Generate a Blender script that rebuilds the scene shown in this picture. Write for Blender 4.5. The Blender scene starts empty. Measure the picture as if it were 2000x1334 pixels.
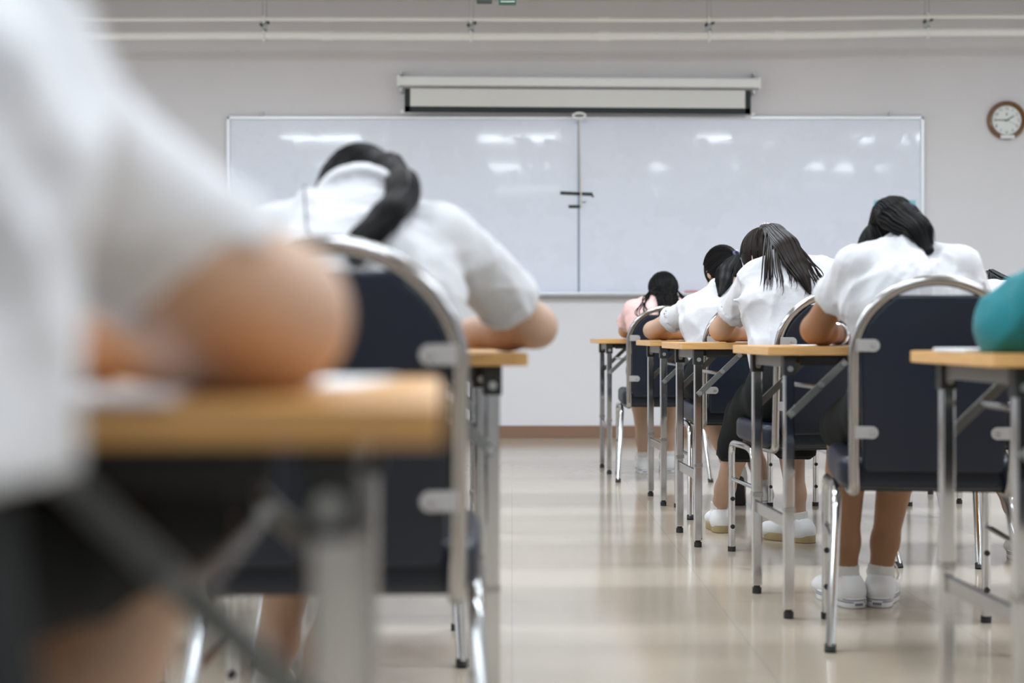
import bpy, bmesh, math, random
import numpy as np
from mathutils import Vector, Matrix

# ------------------------------------------------------------------ camera, world, exposure
S = bpy.context.scene
C = S.collection
EYE = 0.79
cam = bpy.data.cameras.new('camera')
cam_o = bpy.data.objects.new('camera', cam)
C.objects.link(cam_o)
cam_o.location = (0, 0, EYE)
cam_o.rotation_euler = (math.pi / 2, 0, 0)
cam.sensor_width = 36
cam.lens = 50.4
cam.shift_y = -0.0095
cam.clip_start = 0.02
cam.dof.use_dof = True
cam.dof.focus_distance = 5.5
cam.dof.aperture_fstop = 2.1
cam.dof.aperture_blades = 0
S.camera = cam_o
S.view_settings.view_transform = 'Standard'
S.view_settings.look = 'None'
S.view_settings.gamma = 1
S.view_settings.use_curve_mapping = False
S.view_settings.exposure = 0.24
w = bpy.data.worlds.new('world')
S.world = w
w.use_nodes = True
w.node_tree.nodes['Background'].inputs[0].default_value = (0.85, 0.92, 1.0, 1)
w.node_tree.nodes['Background'].inputs[1].default_value = 0.0
S.cycles.max_bounces = 8
S.cycles.diffuse_bounces = 4
S.cycles.glossy_bounces = 4
S.cycles.caustics_reflective = False
S.cycles.caustics_refractive = False
S.cycles.sample_clamp_indirect = 4.0

LIGHT_W = 40.0
LIGHT_COL = (0.81, 0.915, 1.0)

# ------------------------------------------------------------------ room measures
X0, X1, Y0, Y1, ZC = -5.6, 6.2, -7.0, 10.7, 3.25

# ------------------------------------------------------------------ materials
def srgb(r, g, b):
    f = lambda c: c / 12.92 if c <= 0.04045 else ((c + 0.055) / 1.055) ** 2.4
    return (f(r / 255), f(g / 255), f(b / 255), 1)


def mat(name, col, rough=0.5, metal=0.0, noise=None, bump=None, spec=0.5, coat=0.0, aniso=0.0, sheen=0.0, sss=0.0):
    m = bpy.data.materials.new(name)
    m.use_nodes = True
    nt = m.node_tree
    b = nt.nodes['Principled BSDF']
    b.inputs['Base Color'].default_value = col
    b.inputs['Roughness'].default_value = rough
    b.inputs['Metallic'].default_value = metal
    b.inputs['Specular IOR Level'].default_value = spec
    b.inputs['Coat Weight'].default_value = coat
    b.inputs['Coat Roughness'].default_value = 0.08
    b.inputs['Anisotropic'].default_value = aniso
    b.inputs['Sheen Weight'].default_value = sheen
    if sss:
        b.inputs['Subsurface Weight'].default_value = sss
        b.inputs['Subsurface Radius'].default_value = (0.012, 0.005, 0.003)
    tc = nt.nodes.new('ShaderNodeTexCoord')
    if noise:
        sc, amt, stretch = noise
        mp = nt.nodes.new('ShaderNodeMapping')
        mp.inputs['Scale'].default_value = stretch
        n = nt.nodes.new('ShaderNodeTexNoise')
        n.inputs['Scale'].default_value = sc
        n.inputs['Detail'].default_value = 5
        nt.links.new(tc.outputs['Object'], mp.inputs[0])
        nt.links.new(mp.outputs[0], n.inputs['Vector'])
        mr = nt.nodes.new('ShaderNodeMapRange')
        mr.inputs['From Min'].default_value = 0.3
        mr.inputs['From Max'].default_value = 0.7
        mr.inputs['To Min'].default_value = 1 - amt
        mr.inputs['To Max'].default_value = 1 + amt
        nt.links.new(n.outputs[0], mr.inputs[0])
        mx = nt.nodes.new('ShaderNodeMix')
        mx.data_type = 'RGBA'
        mx.blend_type = 'MULTIPLY'
        mx.inputs[0].default_value = 1
        mx.inputs[6].default_value = col
        nt.links.new(mr.outputs[0], mx.inputs[7])
        nt.links.new(mx.outputs[2], b.inputs['Base Color'])
    if bump:
        sc, strength, dist = bump
        n2 = nt.nodes.new('ShaderNodeTexNoise')
        n2.inputs['Scale'].default_value = sc
        n2.inputs['Detail'].default_value = 3
        nt.links.new(tc.outputs['Object'], n2.inputs['Vector'])
        bp = nt.nodes.new('ShaderNodeBump')
        bp.inputs['Strength'].default_value = strength
        bp.inputs['Distance'].default_value = dist
        nt.links.new(n2.outputs[0], bp.inputs['Height'])
        nt.links.new(bp.outputs[0], b.inputs['Normal'])
    return m


def floor_material():
    m = mat('linoleum', (0.55, 0.46, 0.36, 1), 0.16, spec=0.6)
    nt = m.node_tree
    b = nt.nodes['Principled BSDF']
    tc = nt.nodes.new('ShaderNodeTexCoord')
    br = nt.nodes.new('ShaderNodeTexBrick')
    br.offset = 0.0
    br.inputs['Scale'].default_value = 1.0
    br.inputs['Brick Width'].default_value = 0.6
    br.inputs['Row Height'].default_value = 0.6
    br.inputs['Mortar Size'].default_value = 0.0025
    br.inputs['Color1'].default_value = (0.50, 0.425, 0.34, 1)
    br.inputs['Color2'].default_value = (0.49, 0.42, 0.335, 1)
    br.inputs['Mortar'].default_value = (0.43, 0.37, 0.31, 1)
    nt.links.new(tc.outputs['Object'], br.inputs['Vector'])
    n = nt.nodes.new('ShaderNodeTexNoise')
    n.inputs['Scale'].default_value = 2.2
    n.inputs['Detail'].default_value = 6
    nt.links.new(tc.outputs['Object'], n.inputs['Vector'])
    mr = nt.nodes.new('ShaderNodeMapRange')
    mr.inputs['To Min'].default_value = 0.97
    mr.inputs['To Max'].default_value = 1.03
    nt.links.new(n.outputs[0], mr.inputs[0])
    mx = nt.nodes.new('ShaderNodeMix')
    mx.data_type = 'RGBA'
    mx.blend_type = 'MULTIPLY'
    mx.inputs[0].default_value = 1
    nt.links.new(br.outputs['Color'], mx.inputs[6])
    nt.links.new(mr.outputs[0], mx.inputs[7])
    nt.links.new(mx.outputs[2], b.inputs['Base Color'])
    mr2 = nt.nodes.new('ShaderNodeMapRange')
    mr2.inputs['To Min'].default_value = 0.11
    mr2.inputs['To Max'].default_value = 0.17
    nt.links.new(n.outputs[0], mr2.inputs[0])
    nt.links.new(mr2.outputs[0], b.inputs['Roughness'])
    n3 = nt.nodes.new('ShaderNodeTexNoise')
    n3.inputs['Scale'].default_value = 5
    nt.links.new(tc.outputs['Object'], n3.inputs['Vector'])
    bp = nt.nodes.new('ShaderNodeBump')
    bp.inputs['Strength'].default_value = 0.03
    bp.inputs['Distance'].default_value = 0.003
    nt.links.new(n3.outputs[0], bp.inputs['Height'])
    nt.links.new(bp.outputs[0], b.inputs['Normal'])
    return m


M = {}
M['wall'] = mat('wall_paint', (0.76, 0.75, 0.78, 1), 0.55, noise=(1.3, 0.025, (1, 1, 1)), bump=(60, 0.05, 0.002))
M['ceil'] = mat('ceiling_paint', (0.78, 0.77, 0.74, 1), 0.7)
M['floor'] = floor_material()
M['base'] = mat('baseboard_vinyl', srgb(138, 106, 86), 0.45)
M['wood'] = mat('desk_laminate', srgb(216, 160, 92), 0.30, noise=(7, 0.10, (1, 14, 14)))
M['edge'] = mat('desk_edge_band', srgb(224, 174, 112), 0.35, noise=(6, 0.08, (2, 2, 20)))
M['chrome'] = mat('chrome', (0.66, 0.665, 0.675, 1), 0.14, 1.0)
M['satin'] = mat('satin_steel', (0.50, 0.495, 0.495, 1), 0.25, 1.0)
M['rail'] = mat('polished_rail', (0.43, 0.415, 0.415, 1), 0.17, 1.0)
M['black'] = mat('black_steel', (0.022, 0.024, 0.024, 1), 0.45)
M['rubber'] = mat('black_rubber', (0.018, 0.018, 0.018, 1), 0.6)
M['vinyl'] = mat('navy_vinyl', (0.0075, 0.012, 0.024, 1), 0.38, bump=(220, 0.12, 0.001), spec=0.4)
M['bolt'] = mat('bolt_zinc', (0.55, 0.56, 0.55, 1), 0.35, 0.8)
M['bracket'] = mat('grey_bracket', (0.42, 0.405, 0.405, 1), 0.45, 0.3)
M['brace'] = mat('grey_painted_brace', (0.30, 0.31, 0.30, 1), 0.35, 0.7)
M['plate'] = mat('grey_end_plate', (0.22, 0.225, 0.225, 1), 0.45, 0.3)
M['shirt'] = mat('white_shirt_cotton', (0.645, 0.64, 0.67, 1), 0.8, bump=(26, 0.22, 0.012), spec=0.2, sheen=0.1)
M['pink'] = mat('pink_cotton', srgb(228, 190, 186), 0.8, spec=0.2)
M['teal'] = mat('teal_knit', srgb(34, 126, 136), 0.75, bump=(300, 0.15, 0.001), spec=0.25, sheen=0.2)
M['skirt'] = mat('black_skirt_cloth', (0.007, 0.008, 0.008, 1), 0.85, spec=0.2)
M['skin'] = mat('skin', srgb(190, 156, 134), 0.5, noise=(9, 0.04, (1, 1, 1)), spec=0.35, sss=0.0)
M['skin2'] = mat('skin_tan', srgb(152, 112, 84), 0.5, noise=(9, 0.04, (1, 1, 1)), spec=0.35, sss=0.0)
M['hair'] = mat('black_hair', (0.0065, 0.006, 0.0065, 1), 0.5, spec=0.13)
M['hairb'] = mat('brown_black_hair', (0.013, 0.0075, 0.006, 1), 0.46, spec=0.15)
M['tie'] = mat('violet_hair_tie', (0.05, 0.045, 0.12, 1), 0.5)
M['bead'] = mat('gold_bead', (0.75, 0.68, 0.52, 1), 0.2, 0.7)
M['shoe'] = mat('white_canvas', (0.83, 0.83, 0.84, 1), 0.8, bump=(400, 0.15, 0.001))
M['sole'] = mat('white_rubber', (0.80, 0.80, 0.80, 1), 0.5)
M['tansole'] = mat('tan_rubber', srgb(168, 148, 108), 0.6)
M['stripe'] = mat('navy_stripe', (0.03, 0.04, 0.12, 1), 0.5)
M['sock'] = mat('grey_white_sock', (0.70, 0.68, 0.65, 1), 0.9)
M['darkshoe'] = mat('black_shoe', (0.02, 0.02, 0.02, 1), 0.45)
M['paper'] = mat('white_paper', (0.85, 0.85, 0.88, 1), 0.7)
M['frame'] = mat('board_aluminium', (0.74, 0.76, 0.79, 1), 0.35, 0.5)
M['ink'] = mat('black_marker_ink', (0.010, 0.022, 0.026, 1), 0.5)
M['cyan'] = mat('cyan_paper', srgb(146, 208, 226), 0.7)
M['red'] = mat('red_plastic', srgb(214, 120, 116), 0.5)
M['white'] = mat('white_enamel', (0.9, 0.92, 0.92, 1), 0.35)
M['screen'] = mat('screen_fabric', (0.80, 0.81, 0.80, 1), 0.8)
M['scrblack'] = mat('screen_border', (0.014, 0.022, 0.024, 1), 0.6)
M['galv'] = mat('galvanised_steel', (0.55, 0.58, 0.60, 1), 0.4, 0.7)
M['pipe'] = mat('white_conduit', (0.93, 0.93, 0.93, 1), 0.4)
M['clockwood'] = mat('clock_wood', srgb(116, 76, 32), 0.22, noise=(30, 0.15, (1, 1, 1)), coat=0.5)
M['dial'] = mat('clock_dial', (0.84, 0.88, 0.87, 1), 0.4)
M['grey'] = mat('grey_print', (0.10, 0.12, 0.14, 1), 0.6)
M['green'] = mat('green_sign', srgb(10, 92, 66), 0.4)
M['dgrey'] = mat('dark_grey_plastic', srgb(62, 70, 66), 0.5)
M['cord'] = mat('cream_cord', (0.72, 0.69, 0.62, 1), 0.7)
M['board'] = mat('whiteboard_enamel', (0.82, 0.865, 0.985, 1), 0.30, spec=0.35, coat=0.55, bump=(5.0, 0.30, 0.006))
M['board'].node_tree.nodes['Principled BSDF'].inputs['Coat Roughness'].default_value = 0.06
def patchy_gloss(m):
    nt = m.node_tree
    tc = nt.nodes.new('ShaderNodeTexCoord')
    n = nt.nodes.new('ShaderNodeTexNoise')
    n.inputs['Scale'].default_value = 3.4
    n.inputs['Detail'].default_value = 6
    n.inputs['Roughness'].default_value = 0.62
    nt.links.new(tc.outputs['Object'], n.inputs['Vector'])
    mr = nt.nodes.new('ShaderNodeMapRange')
    mr.inputs['From Min'].default_value = 0.485
    mr.inputs['From Max'].default_value = 0.545
    mr.inputs['To Min'].default_value = 0.04
    mr.inputs['To Max'].default_value = 0.9
    nt.links.new(n.outputs[0], mr.inputs[0])
    nt.links.new(mr.outputs[0], nt.nodes['Principled BSDF'].inputs['Coat Weight'])


patchy_gloss(M['board'])
M['watch'] = mat('watch_black', (0.02, 0.02, 0.022, 1), 0.3)
M['glass'] = mat('watch_glass', (0.25, 0.3, 0.3, 1), 0.08, 0.4)
M['silver'] = mat('silver', (0.8, 0.8, 0.8, 1), 0.2, 1.0)
M['blue'] = mat('blue_pen', (0.04, 0.08, 0.35, 1), 0.35)
M['greycase'] = mat('grey_blue_cloth', srgb(128, 136, 152), 0.7)
M['seam'] = mat('board_seam', srgb(150, 165, 180), 0.5)
M['lamp'] = mat('lamp_housing', (0.8, 0.8, 0.8, 1), 0.5)

# ------------------------------------------------------------------ mesh helpers
def V(*a):
    return np.array(a if len(a) > 1 else a[0], dtype=float)


def unit(v):
    v = np.asarray(v, float)
    return v / (np.linalg.norm(v) + 1e-12)


class MB:
    """collects shapes, then links them as ONE mesh object"""
    def __init__(s):
        s.v = []
        s.f = []
        s.n = 0

    def raw(s, vs, fs):
        s.v.append(np.asarray(vs, float).reshape(-1, 3))
        s.f += [tuple(i + s.n for i in f) for f in fs]
        s.n += len(s.v[-1])
        return s

    def box(s, c, d, bev=0.0, rot=None):
        bm = bmesh.new()
        bmesh.ops.create_cube(bm, size=1)
        bmesh.ops.scale(bm, vec=Vector(d), verts=bm.verts)
        if bev:
            bmesh.ops.bevel(bm, geom=bm.edges[:], offset=bev, segments=2, affect='EDGES', profile=0.6)
        if rot is not None:
            bmesh.ops.transform(bm, matrix=rot.to_4x4(), verts=bm.verts)
        bmesh.ops.translate(bm, vec=Vector(c), verts=bm.verts)
        return s.bm(bm)

    def bm(s, bm):
        bm.verts.index_update()
        s.raw([tuple(v.co) for v in bm.verts], [[v.index for v in f.verts] for f in bm.faces])
        bm.free()
        return s

    def tube(s, pts, r, seg=10, caps=True, flat=None, ref=None):
        """sweep along pts; r number or list; flat=(a,b) makes the section elliptic"""
        P = np.asarray(pts, float)
        n = len(P)
        R = np.full(n, r, float) if np.isscalar(r) else np.asarray(r, float)
        T = np.gradient(P, axis=0)
        T /= (np.linalg.norm(T, axis=1)[:, None] + 1e-12)
        a = np.array(ref, float) if ref is not None else np.array([0.31, 0.17, 0.93])
        N = a - T[0] * a.dot(T[0])
        N = unit(N)
        vs = []
        fa, fb = flat or (1, 1)
        for i in range(n):
            N = N - T[i] * N.dot(T[i])
            N = unit(N)
            B = np.cross(T[i], N)
            for k in range(seg):
                t = 2 * math.pi * k / seg
                vs.append(P[i] + R[i] * (fa * math.cos(t) * N + fb * math.sin(t) * B))
        fs = []
        for i in range(n - 1):
            for k in range(seg):
                k2 = (k + 1) % seg
                fs.append((i * seg + k, i * seg + k2, (i + 1) * seg + k2, (i + 1) * seg + k))
        if caps:
            fs.append(tuple(range(seg))[::-1])
            fs.append(tuple((n - 1) * seg + k for k in range(seg)))
        return s.raw(vs, fs)

    def ball(s, c, r, seg=10, rings=6):
        vs, fs = [], []
        rr = (r, r, r) if np.isscalar(r) else r
        for i in range(rings + 1):
            th = math.pi * i / rings
            for k in range(seg):
                ph = 2 * math.pi * k / seg
                vs.append((c[0] + rr[0] * math.sin(th) * math.cos(ph), c[1] + rr[1] * math.sin(th) * math.sin(ph), c[2] + rr[2] * math.cos(th)))
        for i in range(rings):
            for k in range(seg):
                k2 = (k + 1) % seg
                fs.append((i * seg + k, (i + 1) * seg + k, (i + 1) * seg + k2, i * seg + k2))
        return s.raw(vs, fs)

    def disc(s, c, axis, r, h, seg=20):
        a = unit(axis)
        return s.tube([V(c) - a * h / 2, V(c) + a * h / 2], r, seg)

    def prism(s, outline, y0, y1, bev=0.0, axis='y', seg=3):
        """extrude a closed outline of (x,z) along y (or (x,y) along z)"""
        bm = bmesh.new()
        if axis == 'y':
            a = [bm.verts.new((x, y0, z)) for x, z in outline]
        else:
            a = [bm.verts.new((x, z, y0)) for x, z in outline]
        f = bm.faces.new(a)
        r = bmesh.ops.extrude_face_region(bm, geom=[f])
        nv = [e for e in r['geom'] if isinstance(e, bmesh.types.BMVert)]
        bmesh.ops.translate(bm, vec=Vector((0, y1 - y0, 0) if axis == 'y' else (0, 0, y1 - y0)), verts=nv)
        bmesh.ops.recalc_face_normals(bm, faces=bm.faces)
        if bev:
            big = [fc for fc in bm.faces if len(fc.verts) > 4]
            ed = list({e for fc in big for e in fc.edges})
            bmesh.ops.bevel(bm, geom=ed, offset=bev, segments=seg, affect='EDGES', profile=0.5)
        return s.bm(bm)

    def build(s, name, m, parent=None, smooth=True, angle=40):
        return link_mesh(name, np.concatenate(s.v), s.f, m, parent, smooth, angle)


def link_mesh(name, verts, faces, m, parent=None, smooth=True, angle=None):
    me = bpy.data.meshes.new(name)
    me.from_pydata([tuple(v) for v in np.asarray(verts).tolist()] if not isinstance(verts, list) else verts, [], faces)
    me.materials.append(m)
    if smooth:
        me.polygons.foreach_set('use_smooth', [True] * len(me.polygons))
        if angle:
            me.set_sharp_from_angle(angle=math.radians(angle))
    me.update()
    o = bpy.data.objects.new(name, me)
    C.objects.link(o)
    if parent is not None:
        o.parent = parent
    return o


def tag(o, label, cat, group=None, kind=None):
    o['label'] = label
    o['category'] = cat
    if group:
        o['group'] = group
    if kind:
        o['kind'] = kind
    return o


def empty(name, loc=(0, 0, 0), rz=0.0):
    o = bpy.data.objects.new(name, None)
    C.objects.link(o)
    o.location = loc
    o.rotation_euler = (0, 0, rz)
    o.empty_display_size = 0.1
    return o


def copy_tree(o, parent=None):
    c = o.copy()
    C.objects.link(c)
    if parent is not None:
        c.parent = parent
        c.matrix_parent_inverse = o.matrix_parent_inverse.copy()
    for ch in list(o.children):
        copy_tree(ch, c)
    return c


def structure(name, mb, m):
    o = mb.build(name, m, smooth=False)
    o['kind'] = 'structure'
    return o


def fillet(pts, r, n=6):
    """round the inner corners of a polyline"""
    P = [V(p) for p in pts]
    out = [P[0]]
    for i in range(1, len(P) - 1):
        a, b, c = P[i - 1], P[i], P[i + 1]
        d1, d2 = unit(a - b), unit(c - b)
        l = min(r, 0.49 * np.linalg.norm(a - b), 0.49 * np.linalg.norm(c - b))
        p, q = b + d1 * l, b + d2 * l
        for k in range(n + 1):
            t = k / n
            out.append((1 - t) ** 2 * p + 2 * t * (1 - t) * b + t * t * q)
    out.append(P[-1])
    return np.array(out)


def spline(pts, n=8):
    """Catmull-Rom through pts"""
    P = [V(p) for p in pts]
    P = [2 * P[0] - P[1]] + P + [2 * P[-1] - P[-2]]
    out = []
    for i in range(1, len(P) - 2):
        for k in range(n):
            t = k / n
            p0, p1, p2, p3 = P[i - 1], P[i], P[i + 1], P[i + 2]
            out.append(0.5 * (2 * p1 + (p2 - p0) * t + (2 * p0 - 5 * p1 + 4 * p2 - p3) * t * t + (3 * p1 - p0 - 3 * p2 + p3) * t ** 3))
    out.append(P[-2])
    return np.array(out)


# ------------------------------------------------------------------ distance-field sculpting (bodies and clothes as one continuous skin)
class Field:
    PAD = 0.06

    def __init__(s, lo, hi, h):
        s.lo = V(lo)
        s.h = h
        s.n = np.ceil((V(hi) - s.lo) / h).astype(int) + 1
        s.f = np.full(s.n, 0.09, np.float32)

    def _region(s, lo, hi):
        a = np.clip(np.floor((lo - s.PAD - s.lo) / s.h).astype(int), 0, s.n - 1)
        b = np.clip(np.ceil((hi + s.PAD - s.lo) / s.h).astype(int) + 1, 1, s.n)
        if np.any(b - a < 1):
            return None
        ax = [(s.lo[i] + s.h * np.arange(a[i], b[i])).astype(np.float32) for i in range(3)]
        return tuple(slice(a[i], b[i]) for i in range(3)), ax

    def put(s, lo, hi, fn, k=0.02, op='add'):
        r = s._region(lo, hi)
        if r is None:
            return s
        sl, (x, y, z) = r
        d = fn(x[:, None, None], y[None, :, None], z[None, None, :])
        d = np.broadcast_to(d, s.f[sl].shape).astype(np.float32)
        f = s.f[sl]
        if op == 'add':
            if k > 0:
                h = np.maximum(k - np.abs(f - d), 0) / k
                s.f[sl] = np.minimum(f, d) - h * h * k * 0.25
            else:
                s.f[sl] = np.minimum(f, d)
        elif op == 'sub':
            d = -d
            if k > 0:
                h = np.maximum(k - np.abs(f - d), 0) / k
                s.f[sl] = np.maximum(f, d) + h * h * k * 0.25
            else:
                s.f[sl] = np.maximum(f, d)
        return s

    def cone(s, a, b, ra, rb, k=0.02, u=None, w=1.0, op='add', cut=None):
        """tapered capsule; along unit u the section is w times wider; cut=(point, normal) trims it flat"""
        a, b = V(a), V(b)
        ab = b - a
        if u is not None:
            u = unit(u)
        R = max(ra, rb) * max(w, 1.0) + 0.002
        lo, hi = np.minimum(a, b) - R, np.maximum(a, b) + R
        ab2 = ab if u is None else ab + u * (u.dot(ab)) * (1 / w - 1)
        L2 = float(ab2.dot(ab2)) + 1e-9

        def fn(x, y, z):
            px, py, pz = x - a[0], y - a[1], z - a[2]
            if u is not None:
                q = (px * u[0] + py * u[1] + pz * u[2]) * (1 / w - 1)
                px, py, pz = px + q * u[0], py + q * u[1], pz + q * u[2]
            t = np.clip((px * ab2[0] + py * ab2[1] + pz * ab2[2]) / L2, 0, 1)
            d = np.sqrt((px - t * ab2[0]) ** 2 + (py - t * ab2[1]) ** 2 + (pz - t * ab2[2]) ** 2) - (ra + (rb - ra) * t)
            if cut is not None:
                c, n = V(cut[0]), unit(cut[1])
                d = np.maximum(d, (x - c[0]) * n[0] + (y - c[1]) * n[1] + (z - c[2]) * n[2])
            return d
        return s.put(lo, hi, fn, k, op)

    def chain(s, pts, rs, k=0.02, **kw):
        for i in range(len(pts) - 1):
            s.cone(pts[i], pts[i + 1], rs[i], rs[i + 1], k, **kw)
        return s

    def ell(s, c, r, axes=None, k=0.02, op='add'):
        c, r = V(c), V(r)
        A = np.eye(3) if axes is None else np.array([unit(a) for a in axes])
        R = r.max()

        def fn(x, y, z):
            px, py, pz = x - c[0], y - c[1], z - c[2]
            q = [px * A[i][0] + py * A[i][1] + pz * A[i][2] for i in range(3)]
            k0 = np.sqrt(sum((q[i] / r[i]) ** 2 for i in range(3)))
            k1 = np.sqrt(sum((q[i] / r[i] ** 2) ** 2 for i in range(3))) + 1e-6
            return k0 * (k0 - 1) / k1
        return s.put(c - R, c + R, fn, k, op)

    def half(s, p, n, k=0.0):
        """trim away everything on the side n points to"""
        p, n = V(p), unit(n)
        ax = [(s.lo[i] + s.h * np.arange(s.n[i])).astype(np.float32) for i in range(3)]
        d = (ax[0][:, None, None] - p[0]) * n[0] + (ax[1][None, :, None] - p[1]) * n[1] + (ax[2][None, None, :] - p[2]) * n[2]
        s.f = np.maximum(s.f, d.astype(np.float32))
        return s

    def warp(s, fn):
        ax = [(s.lo[i] + s.h * np.arange(s.n[i])).astype(np.float32) for i in range(3)]
        m = np.abs(s.f) < 0.03
        idx = np.nonzero(m)
        P = np.stack([ax[i][idx[i]] for i in range(3)], 1)
        s.f[idx] += fn(P).astype(np.float32)
        return s

    def mesh(s, relax=1):
        f = s.f.copy()
        f[0], f[-1] = 0.1, 0.1
        f[:, 0], f[:, -1] = 0.1, 0.1
        f[:, :, 0], f[:, :, -1] = 0.1, 0.1
        f[f == 0] = 1e-6
        sg = f < 0
        cnt = np.zeros(np.array(sg.shape) - 1, np.int8)
        offs = [(i, j, k) for i in (0, 1) for j in (0, 1) for k in (0, 1)]
        nx, ny, nz = cnt.shape
        for i, j, k in offs:
            cnt += sg[i:i + nx, j:j + ny, k:k + nz]
        act = (cnt > 0) & (cnt < 8)
        I = np.argwhere(act)
        idx = np.full(cnt.shape, -1, np.int64)
        idx[tuple(I.T)] = np.arange(len(I))
        vals = np.stack([f[I[:, 0] + i, I[:, 1] + j, I[:, 2] + k] for i, j, k in offs], 1)
        acc = np.zeros((len(I), 3))
        num = np.zeros(len(I))
        O = np.array(offs, float)
        for a in range(8):
            for b in range(a + 1, 8):
                if np.abs(O[a] - O[b]).sum() != 1:
                    continue
                va, vb = vals[:, a], vals[:, b]
                m = (va < 0) != (vb < 0)
                t = np.where(m, va / np.where(m, va - vb, 1), 0)
                acc += np.where(m[:, None], O[a] + t[:, None] * (O[b] - O[a]), 0)
                num += m
        P = s.lo + s.h * (I + acc / num[:, None])
        F = []
        for ax in range(3):
            b1, b2 = (ax + 1) % 3, (ax + 2) % 3
            A = [slice(None)] * 3
            B = [slice(None)] * 3
            A[ax], B[ax] = slice(0, -1), slice(1, None)
            sa, sb = sg[tuple(A)], sg[tuple(B)]
            E = np.argwhere(sa != sb)
            E = E[(E[:, b1] > 0) & (E[:, b2] > 0) & (E[:, b1] < sg.shape[b1] - 1) & (E[:, b2] < sg.shape[b2] - 1)]
            inside = sa[tuple(E.T)]
            q = []
            for d1, d2 in ((1, 1), (0, 1), (0, 0), (1, 0)):
                e = E.copy()
                e[:, b1] -= d1
                e[:, b2] -= d2
                q.append(idx[tuple(e.T)])
            Q = np.stack(q, 1)
            Q[~inside] = Q[~inside][:, ::-1]
            F.append(Q)
        F = np.concatenate(F)
        for _ in range(relax):
            sm = np.zeros_like(P)
            c = np.zeros(len(P))
            for a, b in ((0, 1), (1, 2), (2, 3), (3, 0)):
                for p, q in ((a, b), (b, a)):
                    np.add.at(sm, F[:, p], P[F[:, q]])
                    np.add.at(c, F[:, p], 1)
            P = 0.5 * P + 0.5 * sm / np.maximum(c, 1)[:, None]
        return P, F

    def build(s, name, m, parent=None, relax=1):
        P, F = s.mesh(relax)
        me = bpy.data.meshes.new(name)
        me.vertices.add(len(P))
        me.vertices.foreach_set('co', P.astype(np.float32).ravel())
        me.loops.add(len(F) * 4)
        me.loops.foreach_set('vertex_index', F.astype(np.int32).ravel())
        me.polygons.add(len(F))
        me.polygons.foreach_set('loop_start', np.arange(0, len(F) * 4, 4, dtype=np.int32))
        me.polygons.foreach_set('use_smooth', np.ones(len(F), bool))
        me.materials.append(m)
        me.update()
        me.validate()
        o = bpy.data.objects.new(name, me)
        C.objects.link(o)
        if parent is not None:
            o.parent = parent
            o.location = -V(parent.location)
        return o


def folds(seed, amp, freq, stretch=(1, 1, 1)):
    """sharp cloth ridges that come and go"""
    r = np.random.RandomState(seed)
    W = r.normal(size=(6, 3)) * freq * V(stretch)
    ph = r.uniform(0, 6.28, 6)
    W2 = r.normal(size=(3, 3)) * freq * 0.35
    W3 = r.normal(size=(6, 3)) * 9

    def fn(P):
        Q = P + 0.022 * np.sin(P @ W2.T)
        v = 0
        for i in range(6):
            mask = np.clip(0.5 + np.sin(P @ W3[i] + ph[i]), 0, 1)
            v = v + mask * (1 - np.abs(np.sin(0.5 * (Q @ W[i]) + ph[i]))) ** 3
        return amp * (0.45 - v)
    return fn


# ------------------------------------------------------------------ the room
structure('floor', MB().box(((X0 + X1) / 2, (Y0 + Y1) / 2, -0.05), (X1 - X0, Y1 - Y0, 0.1)), M['floor'])
structure('ceiling', MB().box(((X0 + X1) / 2, (Y0 + Y1) / 2, ZC + 0.05), (X1 - X0, Y1 - Y0, 0.1)), M['ceil'])
structure('wall_front', MB().box(((X0 + X1) / 2, Y1 + 0.06, ZC / 2), (X1 - X0 + 0.24, 0.12, ZC)), M['wall'])
structure('wall_back', MB().box(((X0 + X1) / 2, Y0 - 0.06, ZC / 2), (X1 - X0 + 0.24, 0.12, ZC)), M['wall'])
structure('wall_left', MB().box((X0 - 0.06, (Y0 + Y1) / 2, ZC / 2), (0.12, Y1 - Y0, ZC)), M['wall'])
structure('wall_right', MB().box((X1 + 0.06, (Y0 + Y1) / 2, ZC / 2), (0.12, Y1 - Y0, ZC)), M['wall'])
structure('baseboard_front', MB().box(((X0 + X1) / 2, Y1 - 0.006, 0.045), (X1 - X0 - 0.03, 0.012, 0.09), 0.003), M['base'])
structure('baseboard_left', MB().box((X0 + 0.006, (Y0 + Y1) / 2, 0.045), (0.012, Y1 - Y0, 0.09), 0.003), M['base'])
structure('baseboard_right', MB().box((X1 - 0.006, (Y0 + Y1) / 2, 0.045), (0.012, Y1 - Y0, 0.09), 0.003), M['base'])

# ceiling lights (recessed, above the frame): the lamps of the room
def ceiling_light(x, y, power=1.0):
    t = empty('ceiling_light', (x, y, ZC))
    tag(t, 'recessed fluorescent ceiling light above the rows of desks', 'light', 'recessed ceiling lights')
    f = MB()
    for sx in (-1, 1):
        f.box((sx * 0.62, 0, -0.07), (0.03, 0.34, 0.14), 0.004)
    for sy in (-1, 1):
        f.box((0, sy * 0.165, -0.07), (1.21, 0.02, 0.14), 0.004)
    f.build('frame', M['lamp'], t, smooth=False)
    l = bpy.data.lights.new('lamp', 'AREA')
    l.shape = 'RECTANGLE'
    l.size, l.size_y = 1.18, 0.28
    l.energy = LIGHT_W * power
    l.color = LIGHT_COL
    l.spread = math.radians(180)
    lo = bpy.data.objects.new('lamp', l)
    C.objects.link(lo)
    lo.parent = t
    lo.location = (0, 0, -0.145)


for lx in (-4.5, -2.15, 0.2, 2.55, 4.7):
    for ly in (1.2, 4.2, 6.9):
        ceiling_light(lx, ly)
    ceiling_light(lx, -1.9, 0.36)

# ------------------------------------------------------------------ front wall: whiteboard, screen, clock
YW = Y1


def wp(px, py, d=Y1):
    p = 2800.0 / d
    return (px - 1000) / p, EYE - (py - 648) / p


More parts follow.
